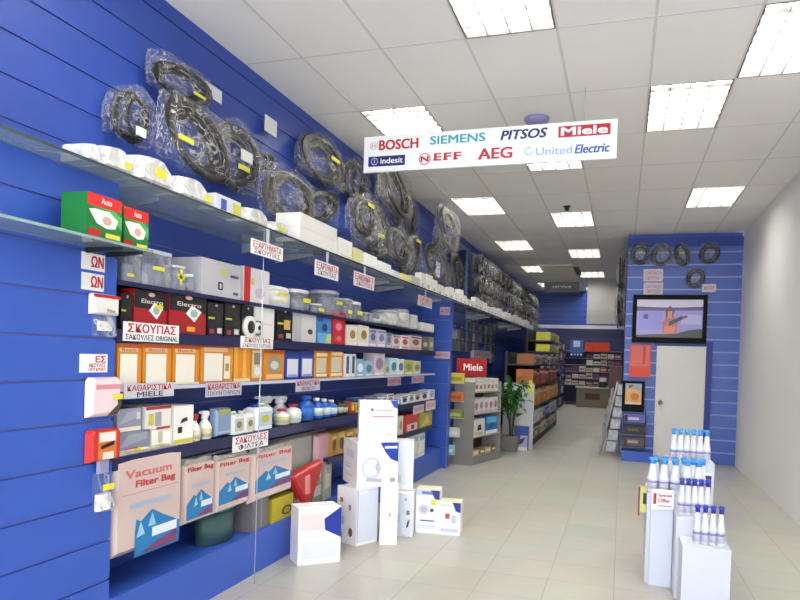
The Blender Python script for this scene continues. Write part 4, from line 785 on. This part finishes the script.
def rowb(pr, n, x0, x1, y, zz_, lbl, group, first, k=1):
    for i in range(n):
        o = pr if (first and i == 0) else dup(pr); o['label'] = lbl % nth(i); o['group'] = group; o['category'] = 'bottle'
        put(o, x0+(x1-x0)*i/(n-1), y, zz_+.0005, 0); o.scale = (k, 1, 1)
rowb(proto, 6, at(673,458,Y=5.7).x, at(706,458,Y=5.7).x, 5.68, zA, 'white bottle with light blue cap on top tier, %s from left', 'bottles on the top tier of the stand', True, .76)
rowb(proto, 5, at(652,488,Y=5.24).x, at(698,488,Y=5.24).x, 5.23, zB, 'white bottle with light blue cap, middle tier front row, %s from left', 'front bottles on the middle tier', False)
rowb(proto, 6, at(655,480,Y=5.45).x, at(700,480,Y=5.45).x, 5.32, zB, 'white bottle with light blue cap, middle tier second row, %s from left', 'rear bottles on the middle tier', False, .9)
rowb(protoD, 5, at(681,513,Y=5).x, at(702,513,Y=5).x+.03, 5.0, zC2, 'white bottle with dark blue cap on the front tier, %s from left', 'dark capped bottles on the front tier', True, .7)
rowb(protoD, 4, XC0+.11, XC1+.05, 4.72, zD, 'white bottle with dark blue cap on the bottom tier, %s from left', 'dark capped bottles on the bottom tier', False, .7)

# ================================================================== right panel goods
tv = empty('television'); tag(tv, 'flat television showing a person by blue water on the blue panel', 'television')
tx0, tz0, tx1, tz1 = .135, 1.92, 1.26, 2.70; tw, th = tx1-tx0, tz1-tz0
MB().box(-tw/2,-.06,0,tw/2,-.02,th,M('#0c0c11',.55,spec=.15)).box(-.25,-.02,.15,.25,0,th-.15,M('#202028')).build('bezel', tv)
EM = lambda h: M(h, .3, 0, .3)
mb = MB(); b_ = .065
def sp_(pts, col, k): mb.poly([(-tw/2+b_+a*(tw-2*b_), b_*1.4+c*(th-2.6*b_)) for a, c in pts], -.0605-.0006*k, EM(col))
sp_([(0,0),(1,0),(1,1),(0,1)],'#7a74a8',0); sp_([(0,.8),(1,.8),(1,1),(0,1)],'#a79fb4',1); sp_([(0,.7),(1,.72),(1,.82),(.5,.78),(0,.82)],'#463f5c',2); sp_([(0,0),(1,0),(1,.24),(.8,.2),(.6,.1),(0,.06)],'#2c3030',3); sp_([(.03,.2),(.38,.2),(.4,.68),(.03,.66)],'#6f6cae',3); sp_([(.1,.5),(.17,.48),(.18,.6),(.12,.62)],'#34315a',4); sp_([(.68,.36),(.98,.34),(.98,.6),(.7,.62)],'#8e8ab0',4)
sp_([(.4,.1),(.62,.1),(.63,.4),(.57,.56),(.46,.56),(.4,.4)],'#8a5550',5); sp_([(.45,.52),(.55,.52),(.58,.72),(.51,.84),(.44,.74)],'#45242c',6); sp_([(.47,.5),(.545,.5),(.545,.7),(.475,.7)],'#a06a60',7); sp_([(.41,.12),(.58,.12),(.6,.28),(.44,.32)],'#b0604a',7); sp_([(.5,.3),(.72,.5),(.7,.58),(.5,.42)],'#2c2034',7); sp_([(.7,.48),(.78,.54),(.76,.6),(.69,.56)],'#5a4050',8)
mb.build('screen', tv); put(tv, (tx0+tx1)/2, 11.899, tz0)
def panelthing(label, u0, u1, vt, vb, build, name, cat, Y=11.895, group=None):
    a, c = at(u0,(vt+vb)/2,Y=Y), at(u1,(vt+vb)/2,Y=Y); zt_, zb_ = at((u0+u1)/2,vt,Y=Y).z, at((u0+u1)/2,vb,Y=Y).z
    r = build(c.x-a.x, zt_-zb_); r.name = name; tag(r, label, cat, group); return put(r, (a.x+c.x)/2, Y, zb_)
def fbox(w_, h_):
    r = empty('x'); MB().box(-w_/2,-.09,0,w_/2,0,h_,M('#c83418',.35)).build('case', r)
    mb = MB(); prints(mb, w_, h_, [('r',.05,.36,.95,.97,'#d4605a'),('p',[(.62,.4),(.74,.4),(.74,.96),(.62,.96)],'#b8392c'),('r',.05,.05,.95,.3,'#d83a12')], -.09); mb.build('glass_front', r); return r
panelthing('red orange wall box left above the white door', 629.5, 650.5, 345, 377, fbox, 'hose_reel_box', 'wall box', 11.882)
def pframe(w_, h_):
    r = empty('x'); MB().box(-w_/2,-.05,0,w_/2,0,h_,M('#0c0c0f',.55,spec=.15)).build('frame', r)
    mb = MB(); prints(mb, w_, h_, [('r',.14,.24,.86,.92,'#a7aab0'),('p',[(.14,.24),(.86,.24),(.86,.6),(.6,.74),(.3,.76),(.14,.7)],'#e0a86a'),('p',[(.3,.76),(.42,.8),(.5,.88),(.3,.86)],'#5a5c60'),('e',.56,.5,.2,.12,'#c9772e'),('r',.14,.24,.86,.32,'#e6c9a0')], -.05); mb.build('picture', r); return r
panelthing('black framed orange food picture on the blue panel', 622, 644.5, 381, 411.5, pframe, 'picture_frame', 'picture', 11.885)
for lb, u0, u1, vt, vb, tx in [('pink paper label at the top of the blue divider',440,450,307,315,'ΜΟΤΕΡ'),('pink sign on the blue divider left of the Miele header',434,450,351.5,358.5,'ΣΑΚΟΥΛΕΣ')]:
    def sgd(w_, h_):
        r = MB().box(-w_/2,-.004,0,w_/2,0,h_,M('#cdb2c2')).build('x'); mb = MB(); prints(mb, w_, h_, [('t',tx,.1,.3,.9,.75,'#96606e',.01)], -.0045); mb.build('lettering', r); return r
    panelthing(lb, u0, u1, vt, vb, sgd, 'wall_sign', 'sign', 9.379)
for n, (vt, vb) in enumerate([(269,281.5),(282.5,294.5)]):
    def sgn(w_, h_):
        r = MB().box(-w_/2,-.004,0,w_/2,0,h_,M('#d9d0da')).build('x'); mb = MB(); prints(mb, w_, h_, [('t','ΕΞΑΡΤΗΜΑΤΑ',.1,.55,.9,.82,'#c07a86',.01),('t','ΣΚΟΥΠΑΣ',.15,.15,.85,.42,'#c07a86',.01)], -.0045); mb.build('lettering', r); return r
    panelthing(['upper','lower'][n]+' pinkish sign above the television', 643.5, 663, vt, vb, sgn, 'wall_sign', 'sign', 11.884)
def sg2(w_, h_):
    r = MB().box(-w_/2,-.004,0,w_/2,0,h_,M('#e0dae0')).build('x'); mb = MB(); prints(mb, w_, h_, [('t','ΜΟΤΕΡ',.15,.3,.85,.72,'#c05a66',.02)], -.0045); mb.build('lettering', r); return r
panelthing('small white sign at the upper right above the television', 702, 716, 284, 292, sg2, 'wall_sign', 'sign', 11.884)
for n, (u0,u1,vt,vb,k,lb) in enumerate([(630,651,243.5,264,0,'bagged round dark hose at the left end of the blue panel'),(651,672,243.5,266,2,'bagged pale hose second from left on the blue panel'),(672,692,244,265,3,'bagged ribbed hose third from left on the blue panel'),(699,720,243,263,1,'bagged dark hose at the right end of the blue panel'),(686,705,268,287,1,'bagged dark hose just above the right of the television')]):
    a, c = at(u0,(vt+vb)/2,Y=11.85), at(u1,(vt+vb)/2,Y=11.85); zt_, zb_ = at(u0,vt,Y=11.85).z, at(u0,vb,Y=11.85).z
    hosebag(lb, (a.x+c.x)/2, 11.884, (zt_+zb_)/2, (c.x-a.x)*.95, zt_-zb_, .12, k, rz=0, yel=(.0,.02) if n in (0,2) else None, group='bagged hoses on the blue panel')
# rack with flat packs under the picture
rk = empty('literature_rack'); tag(rk, 'small black shelf rack under the framed picture', 'rack')
X0r, X1r = .045, .40
for k, zz_ in enumerate((.24,.44,.62)): MB().box(X0r,11.62,zz_-.012,X1r,11.884,zz_,M('#23232a',.4)).build('shelf', rk)
for x in (X0r, X1r-.012): MB().box(x,11.86,.166,x+.012,11.884,.82,M('#23232a',.4)).build('upright', rk)
for lb, zz_, h_, c0, c1 in [('clear dark pack on the bottom of the panel rack',.2405,.13,'#5d5450','#a89f98'),('black and brown pack in the middle of the panel rack',.4405,.12,'#2c2322','#6a4a38'),('lilac blue pack on top of the panel rack',.6205,.12,'#6a64b4','#c9c6e6')]:
    put(carton(lb, .32, h_, .2, c0, [('r',.2,.35,.7,.7,c1),('r',.02,.05,.15,.95,'#1f1c2c')], name='flat_pack', cat='pack'), (X0r+X1r)/2, 11.64, zz_)
# wire stand at the corner
ws = empty('wire_stand'); tag(ws, 'leaning metal wire stand of clear bags at the panel corner', 'stand'); gw = M('#b9bcc0',.3,.7)
for s in (0, 1):
    y = 12.05+s*1.0
    MB().tube([(-.30,y,.0),(-.06,y,1.25)], .014, gw, 8).build('leg', ws); MB().tube([(.0,y,.0),(-.06,y,1.25)], .014, gw, 8).build('leg', ws)
for k in range(5):
    t = .12+k*.2; x = -.30+.24*t; MB().tube([(x,12.05,1.25*t),(x,13.05,1.25*t)], .008, gw, 6).build('crossbar', ws)
for i in range(5):
    hh = 1.0-.16*i; x = -.30+.24*(hh/1.25)
    for j in (1,):
        b_ = MB(); b_.pouch([(-.2,-.14),(.2,-.14),(.2,.14),(-.2,.14)], -.05, 0, film('grey_film','#c2c4cc',.55,.9)); r = b_.build('clear_bag'); tag(r, 'clear bag on the leaning wire stand, %s from the top, %s column' % (nth(i), ['near','far'][j]), 'bag', 'clear bags on the wire stand')
        MB().bbox(-.12,-.04,-.1,.12,-.01,.08,.02,M('#d4d4da' if (i+j) % 2 else '#8e8c96')).build('accessory', r); put(r, x-.012, 12.3+j*.46, hh, -PI/2)
for i in range(6):
    hh = 1.12-.19*i; x = -.27+.2*(hh/1.25)
    b_ = MB(); b_.pouch([(-.09,-.09),(.09,-.09),(.1,.1),(-.08,.1)], -.07, 0, film('grey_film','#c2c4cc',.55,.9)); r = b_.build('clear_bag'); tag(r, 'clear bag facing out on the end of the wire stand, %s from the top' % nth(i), 'bag', 'clear bags on the wire stand end')
    MB().bbox(-.05,-.06,-.06,.06,-.01,.05,.015,M(['#e6e6ea','#8e8c96','#b9b6c0','#e0dde4','#a4a2aa','#d5d3d8'][i])).build('accessory', r); put(r, x+.11, 12.035, hh, 0)
    c_ = MB().tube([(0,0,.1),(0,.012,.1)], .005, gw, 6).build('hook', r)
for i in range(4):
    for j in range(2): hosebag('bagged dark hose beyond the right panel, %s along, %s row' % (nth(i), ['upper','lower'][j]), .028, 12.6+i*.72, 3.2-.62*j, .56, .5, .2, (i+j) % 4, rz=-PI/2, group='bagged hoses on the far right wall')

# ================================================================== grey stand with red header
gs = empty('display_stand'); tag(gs, 'grey display stand with a red Miele header behind the shelving bay', 'display stand')
GX0, GX1, GY0, GY1 = -2.33, -2.03, 9.8, 11.1; GR = M('#85827f',.5)
gz = math.atan2(.18, 1.06)
put(gs, GX1, GY0, 0, 0)
# local frame: x toward aisle (0 is the front), y along the wall
sl = -.2/1.1
def gb(nm, P, z0, z1, mat, par=gs): return MB().prism(P, z0, z1, mat).build(nm, par)
GL_ = 1.0; fx = lambda y: y*.22   # the stand is turned slightly toward the aisle
gb('side_panel', [(-.30,0),(0,0),(0.0,.03),(-.30,.03)], 0, 1.22, GR); gb('side_panel', [(-.30+fx(GL_),GL_),(fx(GL_),GL_),(fx(GL_),GL_+.03),(-.30+fx(GL_),GL_+.03)], 0, 1.22, GR)
gb('back_panel', [(-.30,.03),(-.285,.03),(-.285+fx(GL_),GL_),(-.30+fx(GL_),GL_)], .03, 1.3, M('#4a2a2c',.5))
gb('base', [(-.28,.031),(-.005,.031),(-.005+fx(GL_),GL_-.001),(-.28+fx(GL_),GL_-.001)], 0, .13, GR)
GZ = [.13,.42,.76,1.08]
for zz_ in GZ[1:]: gb('shelf', [(-.28,.031),(.0,.031),(fx(GL_),GL_-.001),(-.28+fx(GL_),GL_-.001)], zz_-.02, zz_, M('#a49d94',.5))
ang = PI/2-math.atan(.22)
hd = MB(); hd.box(-.24,0,0,.24,.03,.27,M('#a3141c',.4)); hd = hd.build('header', gs); hd.location = (-.1, .22, 1.3); hd.rotation_euler = (0,0,math.radians(35))
mb = MB(); mb.text('Miele', -.13, .09, .17, .19, -.002, M('#f2e6e6'), .03); mb.build('lettering', hd)
def ong(label, y0, y1, zz_, h_, col, pl, name='carton', group=None):
    w_ = (y1-y0); o = carton(label, w_*.97, h_, .16, col, pl, name=name, group=group); ym = (y0+y1)/2
    return put(o, GX1+fx(ym)-.02, GY0+ym, zz_+.001, ang)
for i in range(6):
    ong('white box on the top row of the grey stand, %s from the near end' % nth(i), .04+i*.148, .04+(i+1)*.148, 1.08, random.uniform(.17,.205), '#ded9ce', [('r',.2,.2,.8,.5,['#b06a60','#8d8a80','#a89a70'][i % 3]),('r',.1,.7,.9,.8,'#c9c2b4')], group='white boxes on the top row of the stand')
for i in range(5):
    ong('white box on the second row of the grey stand, %s from the near end' % nth(i), .04+i*.178, .04+(i+1)*.178, .76, random.uniform(.19,.23), '#d9d1d2', [('e',.5,.5,.3,.25,['#a8707c','#8c7f86','#b48a78'][i % 3]),('r',.1,.05,.9,.15,'#b9a9ae')], group='white boxes on the second row of the stand')
ong('picture box with a brown coffee scene on the grey stand', .06, .46, .42, .25, '#d6d2ca', [('p',[(.3,.3),(.7,.35),(.6,.7),(.35,.6)],'#4a2c22'),('r',.1,.05,.9,.2,'#c9a48a')])
ong('blue and white picture box beside the coffee box', .48, .95, .42, .27, '#2f7fb8', [('r',0,0,1,.2,'#e6eef2'),('r',.1,.6,.9,.95,'#64acd6'),('p',[(.2,.3),(.6,.35),(.5,.6)],'#1c4a78')])
for i in range(4): ong('low %s packet on the bottom of the grey stand, %s from near end' % ('brown' if i % 2 else 'cream', nth(i)), .06+i*.22, .06+(i+1)*.22, .13, .08, '#c9b48a' if i % 2 == 0 else '#8a6a4c', [('r',.2,.3,.8,.7,'#e6dcc4')], group='packets on the bottom of the grey stand')
# trays clipped on the near side of the stand
for n, (v0, v1, c0, lb) in enumerate([(373,383,'#d0c53a','yellow box clipped at the top side of the grey stand'),(392,401,'#cc6a2c','orange box clipped on the side of the grey stand'),(410,418,'#7d8f3c','green box clipped on the side of the grey stand'),(428,437,'#d5dccf','pale box clipped on the side of the grey stand'),(446,455,'#9cc4d2','small light blue box low on the side of stand')]):
    a, c = at(446,(v0+v1)/2,Y=9.65), at([463,462,462,458,453][n],(v0+v1)/2,Y=9.65); zt_, zb_ = at(454,v0,Y=9.65).z, at(454,v1,Y=9.65).z
    o = carton(lb, c.x-a.x, zt_-zb_, .10, c0, [('r',.1,.25,.9,.6,['#a88f1c','#a84a1c','#a9b86a','#f0f2ea','#d9eaf0'][n])], name='clipped_box'); put(o, (a.x+c.x)/2, 9.67, zb_)
    MB().box(-(c.x-a.x)/2,.03,-.012,(c.x-a.x)/2,.1305,-.001,M('#d9d6cc')).build('tray', o)

# ================================================================== plant, poster box, second shelving run
pl = empty('potted_plant'); tag(pl, 'green leafy plant in a grey square pot beside the grey stand', 'plant'); pp = at(509.5,452,Z=0); put(pl, pp.x, pp.y+.12, 0)
mb = MB(); P0 = .10; P1 = .14
mb.add([(-P0,-P0,0),(P0,-P0,0),(P0,P0,0),(-P0,P0,0),(-P1,-P1,.27),(P1,-P1,.27),(P1,P1,.27),(-P1,P1,.27),(-P1+.02,-P1+.02,.27),(P1-.02,-P1+.02,.27),(P1-.02,P1-.02,.27),(-P1+.02,P1-.02,.27)],[(3,2,1,0),(0,1,5,4),(1,2,6,5),(2,3,7,6),(3,0,4,7),(4,5,9,8),(5,6,10,9),(6,7,11,10),(7,4,8,11)], M('#77746f',.6)); mb.build('pot', pl)
MB().box(-P1+.02,-P1+.02,.2,P1-.02,P1-.02,.25,M('#3a2c20',.9)).build('soil', pl)
mb = MB(); lf = MB(); tips = []
for i in range(7):
    a = i*2.4; bx1, by1 = .02*math.cos(a), .02*math.sin(a); h_ = random.uniform(.6,1.0); ex, ey = random.uniform(-.13,.16), random.uniform(-.13,.13)
    pts = [(bx1,by1,.24),(bx1+ex*.3,by1+ey*.3,.24+h_*.4),(bx1+ex,by1+ey,.24+h_*.85)]; mb.tube(pts, .009, M('#5a4a30',.7), 6); tips.append(pts)
mb.build('stems', pl)
gr = [M('#2f7a2c',.45), M('#1f5a22',.45), M('#4a9a3a',.4)]
for i in range(190):
    t = random.choice(tips); k = random.uniform(.75,1.12); c = Vector(t[1]).lerp(Vector(t[2]), k) + Vector((random.gauss(0,.075), random.gauss(0,.075), random.gauss(0,.09)))
    L = random.uniform(.09,.17); wd = L*.3
    lf.T = Matrix.Translation(c) @ Matrix.Rotation(random.uniform(0,2*PI),4,'Z') @ Matrix.Rotation(random.uniform(-.3,1.2),4,'X')
    lf.add([(0,0,0),(wd,L*.4,.012),(0,L*.45,-.008),(-wd,L*.4,.012),(wd*.55,L*.75,-.01),(0,L,-.05),(-wd*.55,L*.75,-.01)],[(0,1,2),(0,2,3),(1,4,5,2),(2,5,6,3)], gr[i % 3])
lf.build('foliage', pl)
a, c = at(517,440,Y=12.3), at(530.5,440,Y=12.3); o = carton('blue and lilac picture box on the floor right of the plant', c.x-a.x, .42, .1, '#2f4a9e', [('r',.05,.02,.95,.62,'#a9a4d0'),('p',[(.2,.2),(.6,.3),(.8,.55),(.4,.45)],'#3a3a6a'),('r',.05,0,.95,.15,'#dcd8e6')]); put(o, (a.x+c.x)/2, 11.95, 0)
UX0, UX1, UY0, UY1 = -2.0, -1.48, 12.2, 17.5
un = empty('shelving_unit'); tag(un, 'tall shelving unit with orange and yellow packs beyond the plant', 'shelving unit')
MB().box(UX0,UY0,0,UX1+.02,UY0+.04,1.16,M('#c9c9cb',.5)).build('end_panel', un); MB().box(UX0,UY0+.041,.0,UX0+.04,UY1,1.72,M('#2b2e3a',.5)).box(UX0,15.0,1.72,UX0+.04,UY1,2.25,M('#2b2e3a',.5)).build('back_panel', un)
MB().box(UX0+.041,UY0+.041,0,UX1-.04,UY1,.14,M('#1d1d22',.5)).build('base', un)
UZ = [.14,.42,.74,1.14,1.5,1.78,2.02]
for zz_ in UZ[1:]: MB().box(UX0+.041,UY0+.045 if zz_ < 1.7 else 15.0,zz_-.025,UX1,UY1,zz_,M('#3a3838',.5)).build('shelf', un)
UC = [['#b9a46a','#7a6a3c','#d5cfb4','#8a7a5a'],['#dfe3ea','#3f5fae','#c9c3b4','#e6e6e6'],['#e0962c','#f0c06a','#d8802a','#e8a84a'],['#b86a2a','#8f4a24','#c87a34','#a03a2c'],['#9a5a2c','#c9c4a8','#6a3030','#8a8a8a'],['#c5c03c','#b4b44a','#d8d25a','#a9aa3c'],['#c9c640','#d6d06a','#bdb93a','#8f9440']]
un_names = ['bottom','second','third','fourth','fifth','sixth','top']
for r_ in range(7):
    y = UY0+.07 if r_ < 5 else 15.02; i = 0
    while y < UY1-.5:
        w_ = random.uniform(.38,.5); h_ = [.22,.24,.33,.27,.2,.17,.2][r_]
        o = carton('pack on the %s row of the tall unit, %s from its near end' % (un_names[r_], nth(i)), w_, h_*random.uniform(.85,1), .3, UC[r_][(i*3+i//2) % 4], [('r',.15,.2,.85,.55,UC[r_][(i+1) % 4]),('r',.1,.75,.9,.88,'#e6e0cc')], name='pack', cat='pack', group='packs on the %s row of the tall unit' % un_names[r_])
        lw(o, UX1-.015, y+w_/2, UZ[r_]+.001); y += w_+.012; i += 1
# yellow spear on the end panel
tg_ = MB().slab([(-.05,0),(.05,0),(.02,.22),(-.02,.22)], -.01, 0, M('#d8e03a')).build('shelf_flag'); tag(tg_, 'small yellow pointed card at the end of the tall unit', 'card'); put(tg_, -1.53, UY0+.0, 1.161-.16)

# ---- blister packs on the dark wall beyond the divider
i = 0
for r_, zz_ in enumerate((2.18,1.98,1.78,1.58)):
    for k in range(9):
        if random.random() < .12 or (r_ == 3 and k <= 5): continue
        y = 9.95+k*.62+random.uniform(-.05,.05); c0 = random.choice(['#3a3c46','#55565e','#6b6a66','#2b2c34','#8a8780','#4a4a50']) if not (r_ < 2 and k < 3) else random.choice(['#d9d9dd','#b9bdc6','#e6e3dc'])
        if r_ == 0 and k == 3: c0 = '#3f8fc4'
        mb = MB(); mb.pouch([(-.17,-.09),(.17,-.09),(.17,.09),(-.17,.09)], -.06, 0, M(c0,.3,vary=.1)); prints(mb, .3, .16, [('r',.2,.3,.7,.6,'#8f8f98'),('r',.1,.75,.6,.9,'#c5c3c0')], -.06, -.15); mb.T = None
        o = mb.build('blister_pack'); tag(o, 'blister pack on wall beyond the divider, row %s from top, %s along' % (['one','two','three','four'][r_], nth(k)), 'pack', 'blister packs on the far blue wall'); lw(o, XW+.001, y, zz_)
plate('pink sign on the wall above the grey stand', XW+.07, 474, 491, 351, 358.5, [('ΦΙΛΤΡΑ',.1,.3,.9,.75,'#8f6a74',.01)], '#c9b4c0', thick=.068)

# ---- farther dark shelving on the left and the back of the shop
fu = empty('shelving_unit'); tag(fu, 'dark shelving unit along the left wall near the back', 'shelving unit')
MB().box(-2.4,17.6,0,-2.36,25.5,2.2,M('#26283a',.5)).build('back_panel', fu)
FZ = [.12,.5,.88,1.26,1.64,2.0]
for zz_ in FZ: MB().box(-2.359,17.6,zz_-.03,-1.95,25.5,zz_,M('#3a3a44',.5)).build('shelf', fu)
MB().box(-2.359,17.6,0,-2.0,25.5,.089,M('#1a1a20',.5)).build('base', fu)
pal = ['#20243c','#8d8f98','#2c3f7a','#c9c7c0','#5a3030','#2a2a30','#6a7a8a','#b9b48a','#303a6a','#d9d6d0']
for r_, zz_ in enumerate(FZ):
    for k in range(9):
        o = carton('box on the dark back unit, %s shelf up, %s along' % (nth(r_), nth(k)), .7, random.uniform(.18,.3), .3, pal[(r_*3+k*7) % 10], [('r',.1,.3,.6,.7,pal[(r_+k*3+4) % 10])], group='boxes on the dark back unit'); lw(o, -1.97, 18.05+k*.82, zz_+.001)
bu = empty('back_shelving'); tag(bu, 'wide shelving against the back wall of the shop', 'shelving unit')
MB().box(-2.3,26.44,0,0,26.49,2.5,M('#2a3058',.5)).build('back_panel', bu)
BZ = [.75,1.0,1.25,1.5,1.75,2.02]
for zz_ in BZ: MB().box(-2.3,26.2,zz_-.03,0,26.439,zz_,M('#8a8890',.5)).build('shelf', bu)
MB().box(-2.3,26.2,0,0,26.439,.1,M('#4a4a50')).build('base', bu)
pal2 = ['#8a3a40','#c9c4bc','#3a4a8a','#e0ddd4','#a05a50','#5a6aa0','#d8d0a0','#702a34']
for r_, zz_ in enumerate(BZ[:5]):
    for k in range(9):
        if r_ > 2 and k in (1,2,3): continue
        o = carton('box on the back wall, shelf %s up, %s from left' % (nth(r_), nth(k)), .22, random.uniform(.12,.19), .16, pal2[(r_*5+k*3) % 8], [('r',.1,.3,.9,.6,pal2[(r_+k*3+2) % 8])], group='boxes on the back wall shelves'); put(o, -2.15+k*.25, 26.22, zz_+.001)
bn = MB().box(-1.33,26.13,1.985,-.45,26.199,2.33,M('#cc3a1c',.4)).build('shop_banner'); tag(bn, 'red orange banner across the back of the shop', 'banner')
ps = MB().box(-1.86,26.12,1.8,-1.4,26.199,2.42,M('#3a5a9c',.4)); ps.rect(-1.75,2.15,-1.5,2.38,26.118,'#c9dbe8'); pass
for k in range(4): ps.ell(-1.8+k*.115,1.87,.03,.03,26.1175,M('#f4f4f4'))  # white discs painted in place of small lights
tag(ps.build('poster_board'), 'blue poster with four white dots left of the red banner', 'poster')
ct = empty('sales_counter'); tag(ct, 'low beige counter at the very back of the shop', 'counter')
MB().box(-1.5,24.9,0,-.35,25.4,.68,M('#8a7f66',.5)).build('cabinet', ct); MB().box(-1.54,24.86,.68,-.31,25.44,.72,M('#d5d2b8',.4)).build('worktop', ct); MB().box(-1.2,24.895,.28,-.7,24.9,.5,M('#5a3a26')).build('front_panel', ct)
mc = empty('coffee_machine'); tag(mc, 'small white and black machine on the back counter', 'machine'); MB().bbox(-.12,-.12,.2,.12,.12,.34,.03,M('#ececec')).build('housing', mc); MB().bbox(-.12,-.12,0,.12,.12,.2,.03,M('#17171a')).build('base', mc); put(mc, -.62, 25.1, .721)
# lettered board high at the back
sb = MB().box(-2.05,18.6,3.42,-1.15,18.63,3.69,M('#8f8d8a',.6)).build('ceiling_sign'); tag(sb, 'dim grey ceiling sign with white letters near the blue bulkhead', 'sign')
mb = MB(); mb.text('service', -1.85, 3.53, -1.35, 3.62, 18.598, M('#f2f2f2'), .03); mb.build('lettering', sb)
# counter-side rows on the right beyond the panel
for i in range(5):
    mb = MB(); mb.box(-.2,0,0,.2,.25,1.5-.1*i,M(['#6a4a44','#a59a90','#3a3a44','#8a5a50','#55585f'][i],.5)); prints(mb, .4, 1.4, [('r',.1,.5,.9,.8,'#c9b9a9'),('r',.1,.2,.9,.42,'#7a3a34')]); o = mb.build('product_column'); tag(o, 'upright boxed product against the far right wall, %s from the wire stand' % nth(i), 'box', 'upright boxes on the far right wall'); put(o, -.245, 15+i*1.6, 0, -PI/2)
bpy.context.view_layer.update()
